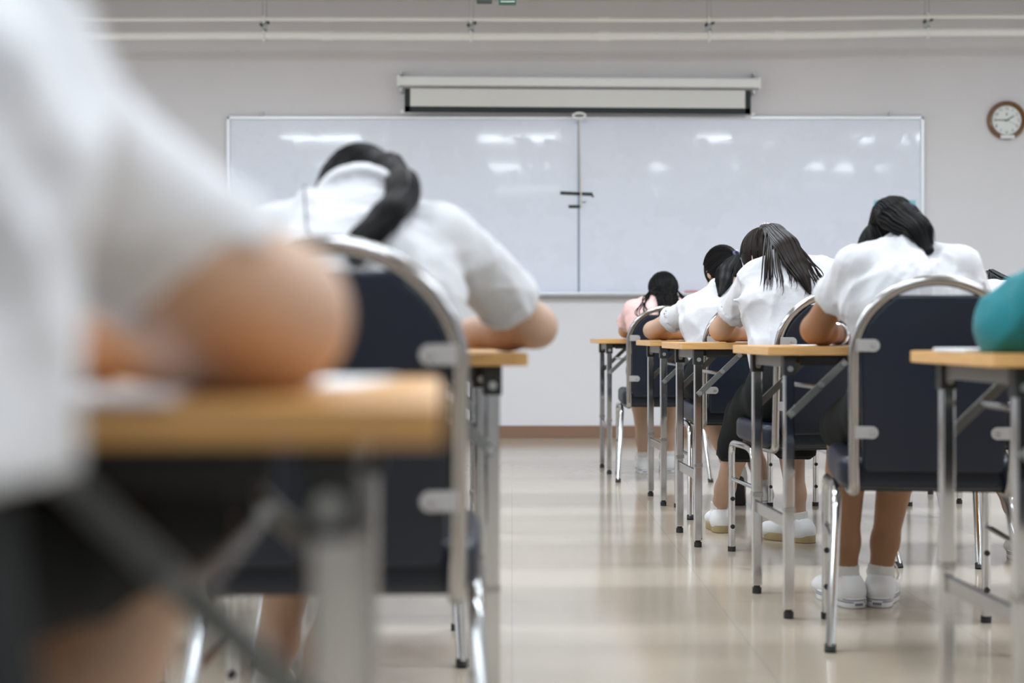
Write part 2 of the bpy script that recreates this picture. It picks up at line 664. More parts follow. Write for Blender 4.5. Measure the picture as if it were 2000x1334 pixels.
bx0, bz1 = wp(447, 231)
bx1, bz0 = wp(1800, 574)
bxm = wp(1130, 0)[0]
wb = empty('whiteboard', ((bx0 + bx1) / 2, YW, bz0))
tag(wb, 'wide white enamel whiteboard of two joined panels on the front wall', 'whiteboard')
wl = wb.location


def on_board(mb, name, m, parent=wb, smooth=False):
    o = mb.build(name, m, parent, smooth=smooth)
    o.location = -wl if parent is wb else (0, 0, 0)
    return o


on_board(MB().box(((bx0 + bxm) / 2, YW - 0.012, (bz0 + bz1) / 2), (bxm - bx0 - 0.004, 0.016, bz1 - bz0)), 'panel', M['board'])
on_board(MB().box(((bx1 + bxm) / 2, YW - 0.012, (bz0 + bz1) / 2), (bx1 - bxm - 0.004, 0.016, bz1 - bz0)), 'panel', M['board'])
fr = MB()
for z in (bz0, bz1):
    fr.box(((bx0 + bx1) / 2, YW - 0.016, z), (bx1 - bx0 + 0.03, 0.03, 0.026), 0.004)
for x in (bx0, bx1):
    fr.box((x, YW - 0.016, (bz0 + bz1) / 2), (0.026, 0.03, bz1 - bz0 + 0.02), 0.004)
on_board(fr, 'frame', M['frame'])
on_board(MB().box((bxm, YW - 0.019, (bz0 + bz1) / 2), (0.016, 0.012, bz1 - bz0 - 0.02), 0.002), 'centre_joint', M['seam'])
on_board(MB().box(((bx0 + bx1) / 2, YW - 0.05, bz0 - 0.012), (bx1 - bx0, 0.08, 0.012), 0.003).box(((bx0 + bx1) / 2, YW - 0.087, bz0 - 0.004), (bx1 - bx0, 0.006, 0.022), 0.002), 'pen_tray', M['frame'])
# marker strokes across the joint
def stroke(st, pts, wd):
    for (a, b) in zip(pts[:-1], pts[1:]):
        xa, za = wp(*a)
        xb, zb = wp(*b)
        L = math.hypot(xb - xa, zb - za)
        ang = math.atan2(zb - za, xb - xa)
        st.box(((xa + xb) / 2, YW - 0.0255, (za + zb) / 2), (L + wd * 0.6, 0.0014, wd), 0.0005, Matrix.Rotation(-ang, 3, 'Y'))
st = MB()
stroke(st, [(1096, 377.5), (1130, 379), (1155, 380)], 0.024)
stroke(st, [(1155, 380), (1158, 385)], 0.012)
on_board(st, 'marker_stroke', M['ink'])
st = MB()
stroke(st, [(1112, 404), (1131, 404)], 0.022)
on_board(st, 'marker_stroke', M['ink'])
st = MB()
stroke(st, [(1135, 396), (1144, 395)], 0.006)
on_board(st, 'marker_stroke', M['ink'])
for hx in (512, 1737):
    x, z = wp(hx, 223)
    on_board(MB().box((x, YW - 0.01, z), (0.012, 0.02, 0.03), 0.003), 'hanging_clip', M['galv'])

x, z = wp(1746, 418)
tag(MB().box((x, YW - 0.0225, z - 0.0), (0.312, 0.003, 0.20), 0.0006).build('paper_notice', M['cyan'], smooth=False),
    'plain light blue paper stuck low on the right end of the whiteboard', 'paper')
x, z = wp(1354, 572)
tr = MB().box((x, YW - 0.055, bz0 + 0.010), (0.145, 0.045, 0.024), 0.006)
tag(tr.build('board_eraser', M['red'], smooth=False), 'red board eraser lying on the whiteboard pen tray', 'eraser')

# projection screen
sc = empty('projection_screen', (wp(1130, 160)[0], YW - 0.10, 2.6))
tag(sc, 'white pull-down projection screen with black border, mostly rolled up above the whiteboard', 'projection screen')
dS = YW - 0.10
def sp(px, py):
    return wp(px, py, dS)
tilt = Matrix.Rotation(math.atan2(4.5, 700), 3, 'Y')
def scr(mb, name, m):
    o = mb.build(name, m, sc, smooth=False)
    o.location = -V(sc.location)
    return o
a, b = sp(779, 0)[0], sp(1483, 0)[0]
zc_ = sp(0, 161.5)[1]
scr(MB().box(((a + b) / 2, dS, zc_), (b - a, 0.085, 0.068), 0.012, tilt), 'case', M['white'])
for px, py in ((779, 159), (1482, 164)):
    x, z = sp(px, py)
    scr(MB().box((x, dS, z), (0.022, 0.092, 0.082), 0.008, tilt), 'end_cap', M['white'])
a2, b2 = sp(791, 0)[0], sp(1465, 0)[0]
zt, zb = sp(0, 176)[1], sp(0, 222.5)[1]
scr(MB().box(((a2 + b2) / 2, dS - 0.026, (zt + zb) / 2), (b2 - a2, 0.004, zt - zb), 0, tilt), 'screen_fabric', M['screen'])
bd = MB()
xm = (a2 + b2) / 2
for x_, z_, w_, h_ in ((a2 + 0.02, (zt + zb) / 2, 0.04, zt - zb), (b2 - 0.02, (zt + zb) / 2, 0.04, zt - zb), (xm, zb + 0.022, b2 - a2, 0.044)):
    off = Vector((x_ - xm, 0, z_ - (zt + zb) / 2))
    off = tilt @ off
    bd.box((xm + off.x, dS - 0.0295, (zt + zb) / 2 + off.z), (w_, 0.003, h_), 0, tilt)
scr(bd, 'border', M['scrblack'])
for px, py in ((786, 219), (1470, 224)):
    x, z = sp(px, py)
    scr(MB().box((x, dS - 0.026, z), (0.025, 0.02, 0.022), 0.006), 'bar_tip', M['white'])
for px, py in ((784, 142), (784, 175), (1474, 144), (1472, 180)):
    x, z = sp(px, py)
    scr(MB().box((x, dS + 0.04, z), (0.014, 0.11, 0.03), 0.003), 'wall_bracket', M['galv'])
x, z = sp(1131, 227)
ring = [(x + 0.045 * math.cos(t), dS - 0.026, z + 0.020 * math.sin(t)) for t in np.linspace(0, 2 * math.pi, 25)]
scr(MB().tube(ring, 0.009, 8, caps=False), 'pull_handle', M['white'])
x2, z2 = wp(1136, 405, dS)
scr(MB().tube(spline([(x, dS - 0.026, z - 0.02), (x + 0.008, dS + 0.01, (z + z2) / 2), (x2, dS + 0.04, z2)], 8), 0.006, 6), 'pull_cord', M['cord'])

# wall clock
cx, cz = wp(1965, 235.5)
ck = empty('wall_clock', (cx, YW, cz))
tag(ck, 'round wall clock with glossy brown wooden ring on the wall right of the whiteboard', 'clock')
ringm = MB()
prof = [(0.142, 0.0), (0.146, -0.015), (0.138, -0.034), (0.122, -0.036), (0.110, -0.022), (0.108, 0.0)]
n = 64
vs = [(r * math.cos(2 * math.pi * k / n), y, r * math.sin(2 * math.pi * k / n)) for k in range(n) for r, y in prof]
q = len(prof)
ringm.raw(vs, [(k * q + j, k * q + (j + 1) % q, ((k + 1) % n) * q + (j + 1) % q, ((k + 1) % n) * q + j) for k in range(n) for j in range(q)])
ringm.build('case_ring', M['clockwood'], ck)
MB().disc((0, -0.010, 0), (0, 1, 0), 0.111, 0.006, 48).build('dial', M['dial'], ck, smooth=False)
def clock_hand(name, ang, L, wd, y, tail=0.015):
    a = math.radians(ang)
    d = V(math.sin(a), 0, math.cos(a))
    m = MB().box(tuple(d * (L - tail) / 2 + V(0, y, 0)), (wd, 0.0015, L + tail), 0.0005, Matrix.Rotation(a, 3, 'Y'))
    m.build(name, M['grey'], ck, smooth=False)
clock_hand('hour_hand', 58, 0.062, 0.009, -0.016)
clock_hand('minute_hand', 271, 0.086, 0.0065, -0.018)
clock_hand('second_hand', 118, 0.088, 0.002, -0.020, 0.028)
dg = bpy.context.evaluated_depsgraph_get()
nums = MB()
for h in range(1, 13):
    cu = bpy.data.curves.new('digit', 'FONT')
    cu.body = str(h)
    cu.size = 0.030
    cu.align_x = 'CENTER'
    cu.align_y = 'CENTER'
    cu.extrude = 0.0006
    to = bpy.data.objects.new('digit', cu)
    C.objects.link(to)
    bpy.context.view_layer.update()
    me = to.evaluated_get(bpy.context.evaluated_depsgraph_get()).to_mesh()
    a = math.radians(h * 30)
    vv = [(v.co.x + 0.088 * math.sin(a), -0.0140 - v.co.z, v.co.y + 0.088 * math.cos(a)) for v in me.vertices]
    nums.raw(vv, [tuple(p.vertices) for p in me.polygons])
    bpy.data.objects.remove(to)
    bpy.data.curves.remove(cu)
nums.build('numerals', M['grey'], ck, smooth=False)
MB().box((0, -0.0138, 0.048), (0.010, 0.001, 0.014), 0.0003).box((0, -0.0138, 0.038), (0.016, 0.001, 0.003)).build('maker_mark', M['grey'], ck, smooth=False)
MB().box((-0.002, -0.038, -0.127), (0.104, 0.003, 0.026), 0.001).build('name_tag', M['paper'], ck, smooth=False)

# ------------------------------------------------------------------ pipes under the ceiling
dP = 10.15
def pp(px, py):
    return wp(px, py, dP)
def pipe(pts, r, name, label):
    P = []
    for px, py in pts:
        x, z = pp(px, py)
        P.append((x, dP, z))
    m = MB().tube(spline(P, 4), r, 12)
    for px in (640, 1180, 1520):
        x = pp(px, 0)[0]
        z = np.interp(x, [p[0] for p in P], [p[2] for p in P])
        m.tube([(x - 0.04, dP, z), (x + 0.04, dP, z)], r * 1.18, 12)
    return tag(m.build(name, M['pipe']), label, 'pipe')
pipe([(-380, 72), (60, 71.5), (515, 69), (720, 70.5), (920, 71), (1385, 70), (1600, 68), (1812, 63.5), (2100, 63), (2320, 63)], 0.029, 'conduit_pipe', 'thicker lower white pipe of the pair running below the ceiling')
pipe([(-380, 39), (60, 39), (515, 37.5), (920, 38), (1385, 39), (1812, 33), (2100, 33), (2320, 33)], 0.0155, 'conduit_pipe', 'thinner upper white pipe of the pair running below the ceiling')
hl = {-300: 'outside left', 60: 'leftmost', 515: 'a', 920: 'b', 1385: 'c', 1812: 'd'}
for px, dy, lab in ((92, 1.5, 'pipe hanger above the blurred student with the large bare elbow'), (515, 0, 'pipe hanger above the left end of the whiteboard'),
                (920, 1.0, 'pipe hanger above the left half of the projection screen'),
                (1385, 0.8, 'pipe hanger above the right end of the projection screen'), (1812, -5.5, 'pipe hanger above the right end of the whiteboard')):
    x, zl = pp(px, 69.5 + dy)
    zu = pp(px, 38 + dy)[1]
    t = empty('pipe_hanger', (x, dP, ZC))
    tag(t, lab, 'pipe hanger', 'hangers carrying the pipes')
    for sx in (-0.012, 0.016):
        MB().tube([(sx, 0.03, 0), (sx, 0.03, zu - ZC + 0.01)], 0.005, 6).build('hanger_rod', M['galv'], t)
    m = MB().box((0, 0.032, (zu + zl) / 2 - ZC), (0.045, 0.010, zu - zl + 0.05), 0.002)
    m.build('hanger_plate', M['galv'], t, smooth=False)
    for z_, r_ in ((zl, 0.034), (zu, 0.020)):
        m = MB()
        rr = [(0, r_ * math.cos(a), z_ - ZC + r_ * math.sin(a)) for a in np.linspace(0, 2 * math.pi, 21)]
        m.tube(rr, 0.010, 6, caps=False)
        m.build('pipe_clamp', M['pipe'], t)
    for sx, z_ in ((-0.02, zu - 0.035), (0.03, zu - 0.02), (0.005, zu - 0.075)):
        MB().disc((sx, 0.01, z_ - ZC), (0, 1, 0), 0.010, 0.03, 8).build('bolt', M['dgrey'], t)

# things hanging from the ceiling, only their lower edges reach the frame
for nm, px, wpx, yb, m_, lab in (('hanging_box', 946, 30, 6.5, 'dgrey', 'dark grey box hanging at the top edge left of the green sign'),
                                 ('exit_sign', 991, 34, 9, 'green', 'green sign hanging at the top edge, only its lower edge in view')):
    d_ = 8.6
    x, z = wp(px, yb, d_)
    t = empty(nm, (x, d_, ZC))
    tag(t, lab, 'sign' if nm == 'exit_sign' else 'box')
    h_ = 0.16
    MB().box((0, 0, z + h_ / 2 - ZC), (wpx / 325.6, 0.05, h_), 0.006).build('sign_body' if nm == 'exit_sign' else 'body', M[m_], t, smooth=False)
    if nm == 'exit_sign':
        MB().box((0.002, -0.026, z + 0.012 - ZC), (0.085, 0.002, 0.005)).build('white_line', M['white'], t, smooth=False)
    MB().tube([(0, 0, 0), (0, 0, z + h_ - ZC)], 0.008, 8).build('hanging_rod', M['galv'], t)

# ------------------------------------------------------------------ desk
LD, DD, HD = 1.5, 0.45, 0.75
def make_desk():
    t = empty('folding_desk')
    MB().box((LD / 2, DD / 2, HD - 0.0125), (LD - 0.004, DD - 0.004, 0.025), 0.003).build('tabletop', M['wood'], t, smooth=False)
    e = MB()
    for y in (0.001, DD - 0.001):
        e.box((LD / 2, y, HD - 0.0125), (LD, 0.004, 0.0235), 0.0012)
    for x in (0.001, LD - 0.001):
        e.box((x, DD / 2, HD - 0.0125), (0.004, DD, 0.0235), 0.0012)
    e.build('edge_band', M['edge'], bpy.data.objects[t.children[0].name], smooth=False)
    for y in (0.045, DD - 0.045):
        MB().box((LD / 2, y, HD - 0.040), (LD - 0.20, 0.022, 0.028), 0.002).build('rail', M['black'], t, smooth=False)
    for s, x in ((1, 0.065), (-1, LD - 0.065)):
        MB().box((x - s * 0.006, DD / 2, HD - 0.042), (0.006, DD - 0.06, 0.032), 0.001).build('end_plate', M['plate'], t, smooth=False)
        for y in (0.035, DD - 0.035):
            leg = MB().box((x, y, 0.355), (0.028, 0.028, 0.66), 0.004).build('leg', M['chrome'], t, smooth=False)
            MB().box((x, y, HD - 0.053), (0.036, 0.034, 0.056), 0.003).build('bracket', M['black'], leg, smooth=False)
            MB().disc((x, y - 0.018, HD - 0.062), (0, 1, 0), 0.008, 0.008, 12).build('bolt', M['bolt'], leg)
            MB().disc((x, y, 0.009), (0, 0, 1), 0.014, 0.018, 12).disc((x, y, 0.024), (0, 0, 1), 0.010, 0.014, 12).build('rubber_foot', M['rubber'], leg)
            MB().box((x, y, 0.30), (0.0305, 0.0305, 0.016), 0.002).build('collar', M['satin'], leg, smooth=False)
            yb = y + (0.006 if y < 0.2 else -0.006)
            p, q = V(x + s * 0.004, yb - 0.021 if y < .2 else yb + 0.021, 0.565), V(x + s * 0.150, yb - 0.021 if y < .2 else yb + 0.021, 0.703)
            d = q - p
            br = MB().box(tuple((p + q) / 2), (float(np.linalg.norm(d)) + 0.02, 0.004, 0.021), 0.001, Matrix.Rotation(-math.atan2(d[2], d[0]), 3, 'Y')).build('brace', M['brace'], t, smooth=False)
            for c in (p, (p + q) / 2 + V(0.01 * s, 0, 0.01), q):
                MB().disc(tuple(c + V(0, -0.004 if y < .2 else 0.004, 0)), (0, 1, 0), 0.008, 0.007, 10).build('rivet', M['bolt'], br)
        MB().box((x, DD / 2, 0.262), (0.014, DD - 0.09, 0.036), 0.004).build('stretcher', M['satin'], t, smooth=False)
        xm_ = x + s * 0.080
        MB().tube([(xm_, 0.02, 0.637), (xm_, DD - 0.02, 0.637)], 0.007, 8).build('cross_rod', M['satin'], t)
    return t


# ------------------------------------------------------------------ chair (faces +y, the whiteboard)
def make_chair():
    t = empty('folding_chair')
    # back frame: one bent tube, arch on top
    H0, HA, HT, wA, wB = 0.40, 0.735, 0.925, 0.192, 0.186
    lean = lambda z: -0.205 - (z - 0.40) * 0.135
    right = [(wB, 0.02, 0.395), (wB, lean(0.40), 0.395), (wA, lean(HA), HA)]
    arch = [(wA * math.cos(a), 0, HA + (HT - 0.012 - HA) * math.sin(a)) for a in np.linspace(0, math.pi, 25)]
    arch = [(x, lean(z), z) for x, _, z in arch]
    low = fillet([right[0], right[1], right[2]], 0.03, 6)
    P = [tuple(p) for p in low[:-1]] + arch + [(-p[0], p[1], p[2]) for p in low[:-1]][::-1]
    MB().tube(P, 0.0135, 12, flat=(1.0, 0.82), ref=(1, 0, 0)).build('back_frame', M['rail'], t)
    # padded back panel
    out = [(-0.160, 0.448), (0.160, 0.448), (0.167, 0.46), (0.177, HA)]
    for a in np.linspace(0, math.pi, 29):
        x, z = 0.178 * math.cos(a), HA + (HT - 0.026 - HA) * math.sin(a)
        if z < 0.872 and a < math.pi / 2 and z > HA + 0.003:
            out.append((x, z))
    xt = out[-1][0]
    out += [(xt - 0.012, 0.878), (-xt + 0.012, 0.878)]
    out += [(-x, z) for x, z in out[3:-2]][::-1]
    out += [(-0.167, 0.46)]
    m = MB().prism(out, -0.014, 0.022, 0.009)
    vv = m.v[0]
    vv[:, 1] += lean(vv[:, 2]) + 0.004
    bk = m.build('backrest', M['vinyl'], t, angle=60)
    for sx in (-1, 1):
        for z in (0.545, 0.757):
            y = lean(z) - 0.012
            b = MB().box((sx * 0.168, y, z), (0.040, 0.004, 0.030), 0.0015)
            b.disc((sx * 0.148, y, z), (0, 1, 0), 0.0155, 0.0042, 16)
            bo = b.build('mount', M['bracket'], t, smooth=False)
            MB().disc((sx * 0.148, y - 0.003, z), (0, 1, 0), 0.005, 0.004, 10).build('screw', M['bolt'], bo)
    # seat cushion
    o2 = []
    for a in np.linspace(0, 2 * math.pi, 48, endpoint=False):
        ca, sa = math.cos(a), math.sin(a)
        e = 2 / (7.0 if sa < 0 else 4.0)
        o2.append((0.222 * abs(ca) ** e * (1 if ca > 0 else -1), 0.025 + 0.222 * abs(sa) ** e * (1 if sa > 0 else -1)))
    m = MB().prism(o2, 0.402, 0.480, 0.021, axis='z', seg=4)
    vv = m.v[0]
    vv[:, 2] += 0.010 * np.clip((vv[:, 1] + 0.1) / 0.3, 0, 1) - 0.010 * np.clip((vv[:, 1] - 0.16) / 0.09, 0, 1)
    m.build('seat', M['vinyl'], t, angle=60)
    MB().box((0, 0.03, 0.398), (0.36, 0.34, 0.012), 0.003).build('seat_pan', M['black'], t, smooth=False)
    for sx in (-1, 1):
        P = fillet([(sx * 0.213, 0.225, 0.012), (sx * 0.213, 0.225, 0.392), (sx * 0.211, 0.03, 0.392), (sx * 0.212, -0.045, 0.375), (sx * 0.243, -0.195, 0.012)], 0.045, 8)
        f = MB().tube(P, 0.0125, 12).build('side_frame', M['chrome'], t)
        MB().tube([(sx * 0.213, 0.225, 0), (sx * 0.213, 0.225, 0.018)], 0.0145, 12).build('rubber_foot', M['rubber'], f)
        MB().tube([(sx * 0.2435, -0.198, 0), (sx * 0.242, -0.190, 0.018)], 0.0145, 12).build('rubber_foot', M['rubber'], f)
        for z in (0.09, 0.19):
            MB().disc((sx * 0.213, 0.2125, z), (0, 1, 0), 0.008, 0.006, 12).build('plug', M['rubber'], f)
        MB().tube([(sx * 0.213, 0.225, 0.262), (sx * 0.2215, -0.090, 0.262)], 0.0075, 8).build('stretcher', M['chrome'], t)
    return t


desk0, chair0 = make_desk(), make_chair()
used = {'d': False, 'c': False}


def place_desk(x, y, rz, label):
    o = copy_tree(desk0) if used['d'] else desk0
    used['d'] = True
    o.location = (x, y, 0)
    o.rotation_euler = (0, 0, math.radians(rz))
    tag(o, label, 'desk', 'narrow folding exam desks')
    return o


def place_chair(x, y, rz, label):
    o = copy_tree(chair0) if used['c'] else chair0
    used['c'] = True
    o.location = (x, y, 0)
    o.rotation_euler = (0, 0, math.radians(rz))
    tag(o, label, 'chair', 'navy chrome-framed chairs')
    return o


# right-hand column, far to near
place_desk(0.476, 7.915, 2.4, 'desk under the pink-shirted student with long black hair')
place_desk(0.625, 6.475, 3.2, 'desk under the student with the black wristwatch')
place_desk(0.620, 5.225, 3.4, 'desk under the student whose long loose ponytail fans over her back')
place_desk(0.700, 3.915, 3.4, 'desk under the student with the bracelet, in front of the big navy chair')
place_desk(0.872, 2.595, 3.2, 'desk under the teal sleeve, white paper pad on it')
place_chair(0.80, 7.72, 0, 'small-looking navy chair behind the pink-shirted student with long black hair')
place_chair(0.975, 6.245, 5, 'navy chair of the student with the black wristwatch')
place_chair(1.030, 4.965, 7, 'navy chair of the student with the long loose ponytail')
place_chair(1.050, 3.70, -7, 'navy chair with arched chrome top behind the bracelet student, its whole back showing')
place_chair(1.59, 6.28, 0, 'navy chair hidden behind the bracelet student, only its legs showing')
place_chair(1.80, 4.97, 0, 'navy chair of the slumped, mostly hidden student beside the teal sleeve')
# left-hand column, near to far
place_desk(-1.538, 0.735, 3.2, 'blurred desk with a large bare elbow and white papers on it')
place_desk(-1.466, 2.595, 4.5, 'desk under the student with the S-shaped ponytail')
place_desk(-1.522, 3.875, 3.4, 'desk just beyond the S-shaped ponytail student, only its legs showing')
place_desk(-1.530, 5.20, 3.4, 'desk two rows beyond the S-shaped ponytail student, only its legs showing')
place_desk(-1.545, 6.50, 3.4, 'desk three rows beyond the S-shaped ponytail student, only its legs showing')
place_chair(-0.272, 2.30, 1.5, 'blurred navy chair with bright chrome arch behind the student with the S-shaped ponytail')
place_chair(-0.89, 2.60, 3, 'blurred empty navy chair beside the bright-arched chair, seen below the elbow desk')
place_chair(-0.36, 3.57, 0, 'empty navy chair hidden in front of the S-shaped ponytail student')
place_chair(-0.87, 3.82, 2, 'navy chair whose chrome rim shows through the gap above the writing hand')
place_chair(-0.95, 4.97, 0, 'sharp distant navy chair legs seen through the gap below the elbow desk')
place_chair(-1.31, 6.08, 0, 'farthest navy chair, its black-plugged leg showing below the elbow desk')

place_chair(-0.38, 0.51, 0, 'chair under the blurred student with the large bare elbow')
place_chair(1.28, 2.27, 0, 'chair under the person in the teal top')

# ------------------------------------------------------------------ people
def lerp(a, b, t):
    return V(a) * (1 - t) + V(b) * t


def hand(F, wr, f, nrm, side, curl, k=0.006, pen=False):
    """palm and five fingers; f = wrist->knuckles, nrm = palm normal (down), side = +1 when the thumb lies along +s"""
    f = unit(f)
    nrm = unit(V(nrm) - f * np.dot(V(nrm), f))
    s = np.cross(nrm, f) * side
    wr = V(wr)
    kn = wr + f * 0.082
    F.cone(wr + f * 0.012, kn - f * 0.008, 0.0135, 0.013, 0.012, u=s, w=2.2)
    lens = (0.068, 0.076, 0.070, 0.055)
    for i in range(4):
        b = kn + s * (0.027 - 0.018 * i) - f * (0.004 * abs(i - 1))
        p, d, L = b, f, lens[i]
        a = curl * (1 + 0.12 * i)
        rr = (0.0088, 0.0080, 0.0072, 0.0064)
        for j, fr_ in enumerate((0.44, 0.31, 0.25)):
            a_ = a * (j + 0.6)
            d = f * math.cos(a_) + nrm * math.sin(a_)
            q_ = p + d * L * fr_
            F.cone(p, q_, rr[j], rr[j + 1], k)
            p = q_
    tb = wr + f * 0.025 + s * 0.024
    t1 = tb + (f * 0.55 + s * 0.62 + nrm * 0.45) * 0.042
    t2 = t1 + (f * 0.85 + s * 0.10 + nrm * 0.45) * 0.030
    t3 = t2 + (f * 0.85 - s * 0.25 + nrm * 0.4) * 0.022
    F.chain([tb, t1, t2, t3], [0.013, 0.0105, 0.009, 0.0075], k)


def head_frame(fd, tiltv):
    fd = unit(fd)
    rt = unit(np.cross(fd, tiltv))
    up = np.cross(rt, fd)
    return rt, fd, up


def strand_tubes(mb, paths, r0, r1=0.0006, seg=4):
    for P in paths:
        n = len(P)
        t = np.linspace(0, 1, n)
        mb.tube(P, r0 * (1 - t ** 2.5) + r1, seg, caps=False)


def person(name, label, J, face, up=(0, 0, 1), shirt='shirt', skirt='skirt', skin='skin', hair='hair', h=0.007, hem=0.66, sleeve=0.64,
           longsleeve=False, pleat=None, seed=1, hair_style=None, shoes='shoe', toes=None, curl=0.55, stand=None, headr=1.0, skirt_drop=None,
           sc_arm=1.0, sc_sleeve=1.0, group=None, wear=None, bust=1.0, feet=True, collar=(0.064, 0.058), cuffcut=None):
    g = lambda k: V(J[k])
    pel, nb, hc = g('pel'), g('neck'), g('head')
    shL, shR, elL, elR, wrL, wrR = [g(k) for k in ('shL', 'shR', 'elL', 'elR', 'wrL', 'wrR')]
    knL, knR, anL, anR = [g(k) for k in ('knL', 'knR', 'anL', 'anR')]
    root = empty(name, (pel[0], pel[1], 0))
    tag(root, label, 'person', group)
    u = unit(shR - shL)
    sp_ = unit(nb - pel)
    bk = unit(np.cross(sp_, u))       # points back or front
    if bk[1] > 0:
        bk = -bk
    hipL, hipR = V(J.get('hipL', pel - u * 0.085)), V(J.get('hipR', pel + u * 0.085))
    waist = lerp(pel, nb, 0.33) + bk * 0.012
    chest = lerp(pel, nb, 0.66) + bk * 0.030
    upper = lerp(pel, nb, 0.88) + bk * 0.018
    rt, fd, hu = head_frame(face, up)
    allp = np.array([pel, nb, hc, shL, shR, elL, elR, wrL, wrR, knL, knR, anL, anR])
    lo, hi = allp.min(0) - 0.26, allp.max(0) + 0.26
    lo[2] = max(lo[2], -0.03)
    # ---- body: one continuous surface
    F = Field(lo, hi, h)
    F.cone(pel, waist, 0.098, 0.085, 0.05, u=u, w=1.32)
    F.cone(waist, chest, 0.085, 0.092, 0.05, u=u, w=1.36)
    F.cone(chest, upper, 0.092, 0.062, 0.05, u=u, w=1.5)
    for sh in (shL, shR):
        F.cone(lerp(nb, sh, 0.25) - sp_ * 0.012, sh, 0.045, 0.045, 0.04)
    hb = hc - hu * 0.060 - fd * 0.030
    F.cone(nb - sp_ * 0.02, hb, 0.052, 0.047, 0.03)
    a_ = sc_arm
    for sh, el, wr, sd in ((shL, elL, wrL, 1), (shR, elR, wrR, -1)):
        F.cone(sh, el, 0.043, 0.0385 * a_, 0.03)
        fm = lerp(el, wr, 0.3)
        F.chain([el, fm, wr], [0.0385 * a_, 0.0385 * a_, 0.0245 * a_], 0.02, u=u, w=1.0)
        f_ = unit(wr - el)
        inw = (elR - elL) * sd
        fh = unit(f_ * 0.75 + V(0, 0.6, 0) + V(0, 0, -0.18))
        hand(F, wr, fh, (0, 0, -1), 1 if sd > 0 else -1, curl)
    for hp, kn, an in ((hipL, knL, anL), (hipR, knR, anR)):
        F.cone(hp, kn, 0.040 if J.get('freeskirt') else 0.082, 0.036 if J.get('freeskirt') else 0.055, 0.04)
        cm = lerp(kn, an, 0.30) + V(0, -0.012, 0)
        F.chain([kn, cm, lerp(kn, an, 0.8), an], [0.036 if J.get('freeskirt') else 0.053, 0.054, 0.036, 0.034], 0.03)
    toes = toes or {}
    tl = {}
    for s_, an in (('L', anL), ('R', anR)):
        td = unit(toes.get(s_, (0, 1, 0)))
        tl[s_] = td
        heel = an - td * 0.035 + V(0, 0, -0.05) * (1 if abs(td[2]) < 0.4 else 0.3)
        toe = an + td * 0.135 + V(0, 0, -0.06) * (1 if abs(td[2]) < 0.4 else 0.0)
        F.cone(heel, toe, 0.030, 0.024, 0.03)
    # head: skull, jaw, nose, brow, lips, ears
    q = headr
    F.ell(hc, (0.072 * q, 0.090 * q, 0.098 * q), (rt, fd, hu), 0.02)
    F.ell(hc + fd * 0.032 * q - hu * 0.060 * q, (0.052 * q, 0.055 * q, 0.058 * q), (rt, fd, hu), 0.03)
    F.cone(hc + fd * 0.088 * q - hu * 0.005, hc + fd * 0.104 * q - hu * 0.040, 0.008, 0.014, 0.012)
    F.cone(hc + fd * 0.083 * q - hu * 0.074 - rt * 0.018, hc + fd * 0.083 * q - hu * 0.074 + rt * 0.018, 0.007, 0.007, 0.008)
    for sd in (-1, 1):
        F.ell(hc + fd * 0.086 * q + rt * sd * 0.030 - hu * 0.006, (0.014, 0.011, 0.010), (rt, fd, hu), 0.01, 'sub')
        F.ell(hc + fd * 0.080 * q + rt * sd * 0.030 - hu * 0.006, (0.012, 0.009, 0.009), (rt, fd, hu), 0.004)
        F.ell(hc + rt * sd * 0.074 * q - fd * 0.004 - hu * 0.022, (0.009, 0.018, 0.030), (rt, unit(fd - hu * 0.2), hu), 0.008)
    F.build('body', M[skin], root)
    # ---- shirt
    G = Field(lo, hi, h)
    i_ = 0.016
    G.cone(pel, waist, 0.104 + i_, 0.092 + i_, 0.06, u=u, w=1.30)
    G.cone(waist, chest, 0.092 + i_, 0.098 * bust + i_, 0.06, u=u, w=1.36)
    G.cone(chest, upper, 0.098 * bust + i_, 0.056 + i_, 0.05, u=u, w=1.60)
    for sh in (shL, shR):
        G.cone(lerp(nb, sh, 0.2) - sp_ * 0.010, sh, 0.040 + i_ * .6, 0.046 + i_ * .4, 0.05)
    G.cone(nb - sp_ * 0.03, lerp(nb, hb, 0.55), collar[0], collar[1], 0.02, cut=(lerp(nb, hb, 0.50), hb - nb))
    bands = []
    for sh, el, wr in ((shL, elL, wrL), (shR, elR, wrR)):
        d = unit(el - sh)
        if longsleeve:
            G.cone(sh, el, 0.060, 0.055 * a_, 0.04)
            G.cone(el, lerp(el, wr, 0.9), 0.055 * a_, 0.040, 0.03, cut=(lerp(el, wr, 0.9), wr - el))
        else:
            e_ = lerp(sh, el, sleeve)
            cut_ = cuffcut if (cuffcut and sh is shR) else (e_, d)
            G.cone(sh, e_ + d * 0.05, 0.052 * max(sc_sleeve, 0.95), 0.062 * a_ * sc_sleeve, 0.016, cut=cut_)
            if not cuffcut:
                bands.append((e_ - d * 0.026, e_, d, 0.0625 * a_ * sc_sleeve))
    G.warp(folds(seed, 0.0095, 26, (1, 1, 0.5)))
    G.warp(folds(seed + 50, 0.0035, 60, (1, 1, 0.7)))
    # the cloth never dips under the skin
    G.cone(pel, waist, 0.104, 0.091, 0.01, u=u, w=1.32)
    G.cone(waist, chest, 0.091, 0.098, 0.01, u=u, w=1.36)
    G.cone(chest, upper, 0.098, 0.068, 0.01, u=u, w=1.5)
    for sh, el in ((shL, elL), (shR, elR)):
        d = unit(el - sh)
        G.cone(lerp(nb, sh, 0.25) - sp_ * 0.012, sh, 0.052, 0.051, 0.02)
        e_ = lerp(sh, el, 0.5 if cuffcut else sleeve * 0.93)
        G.cone(sh, e_, 0.050, 0.0475, 0.01, cut=(e_, d))
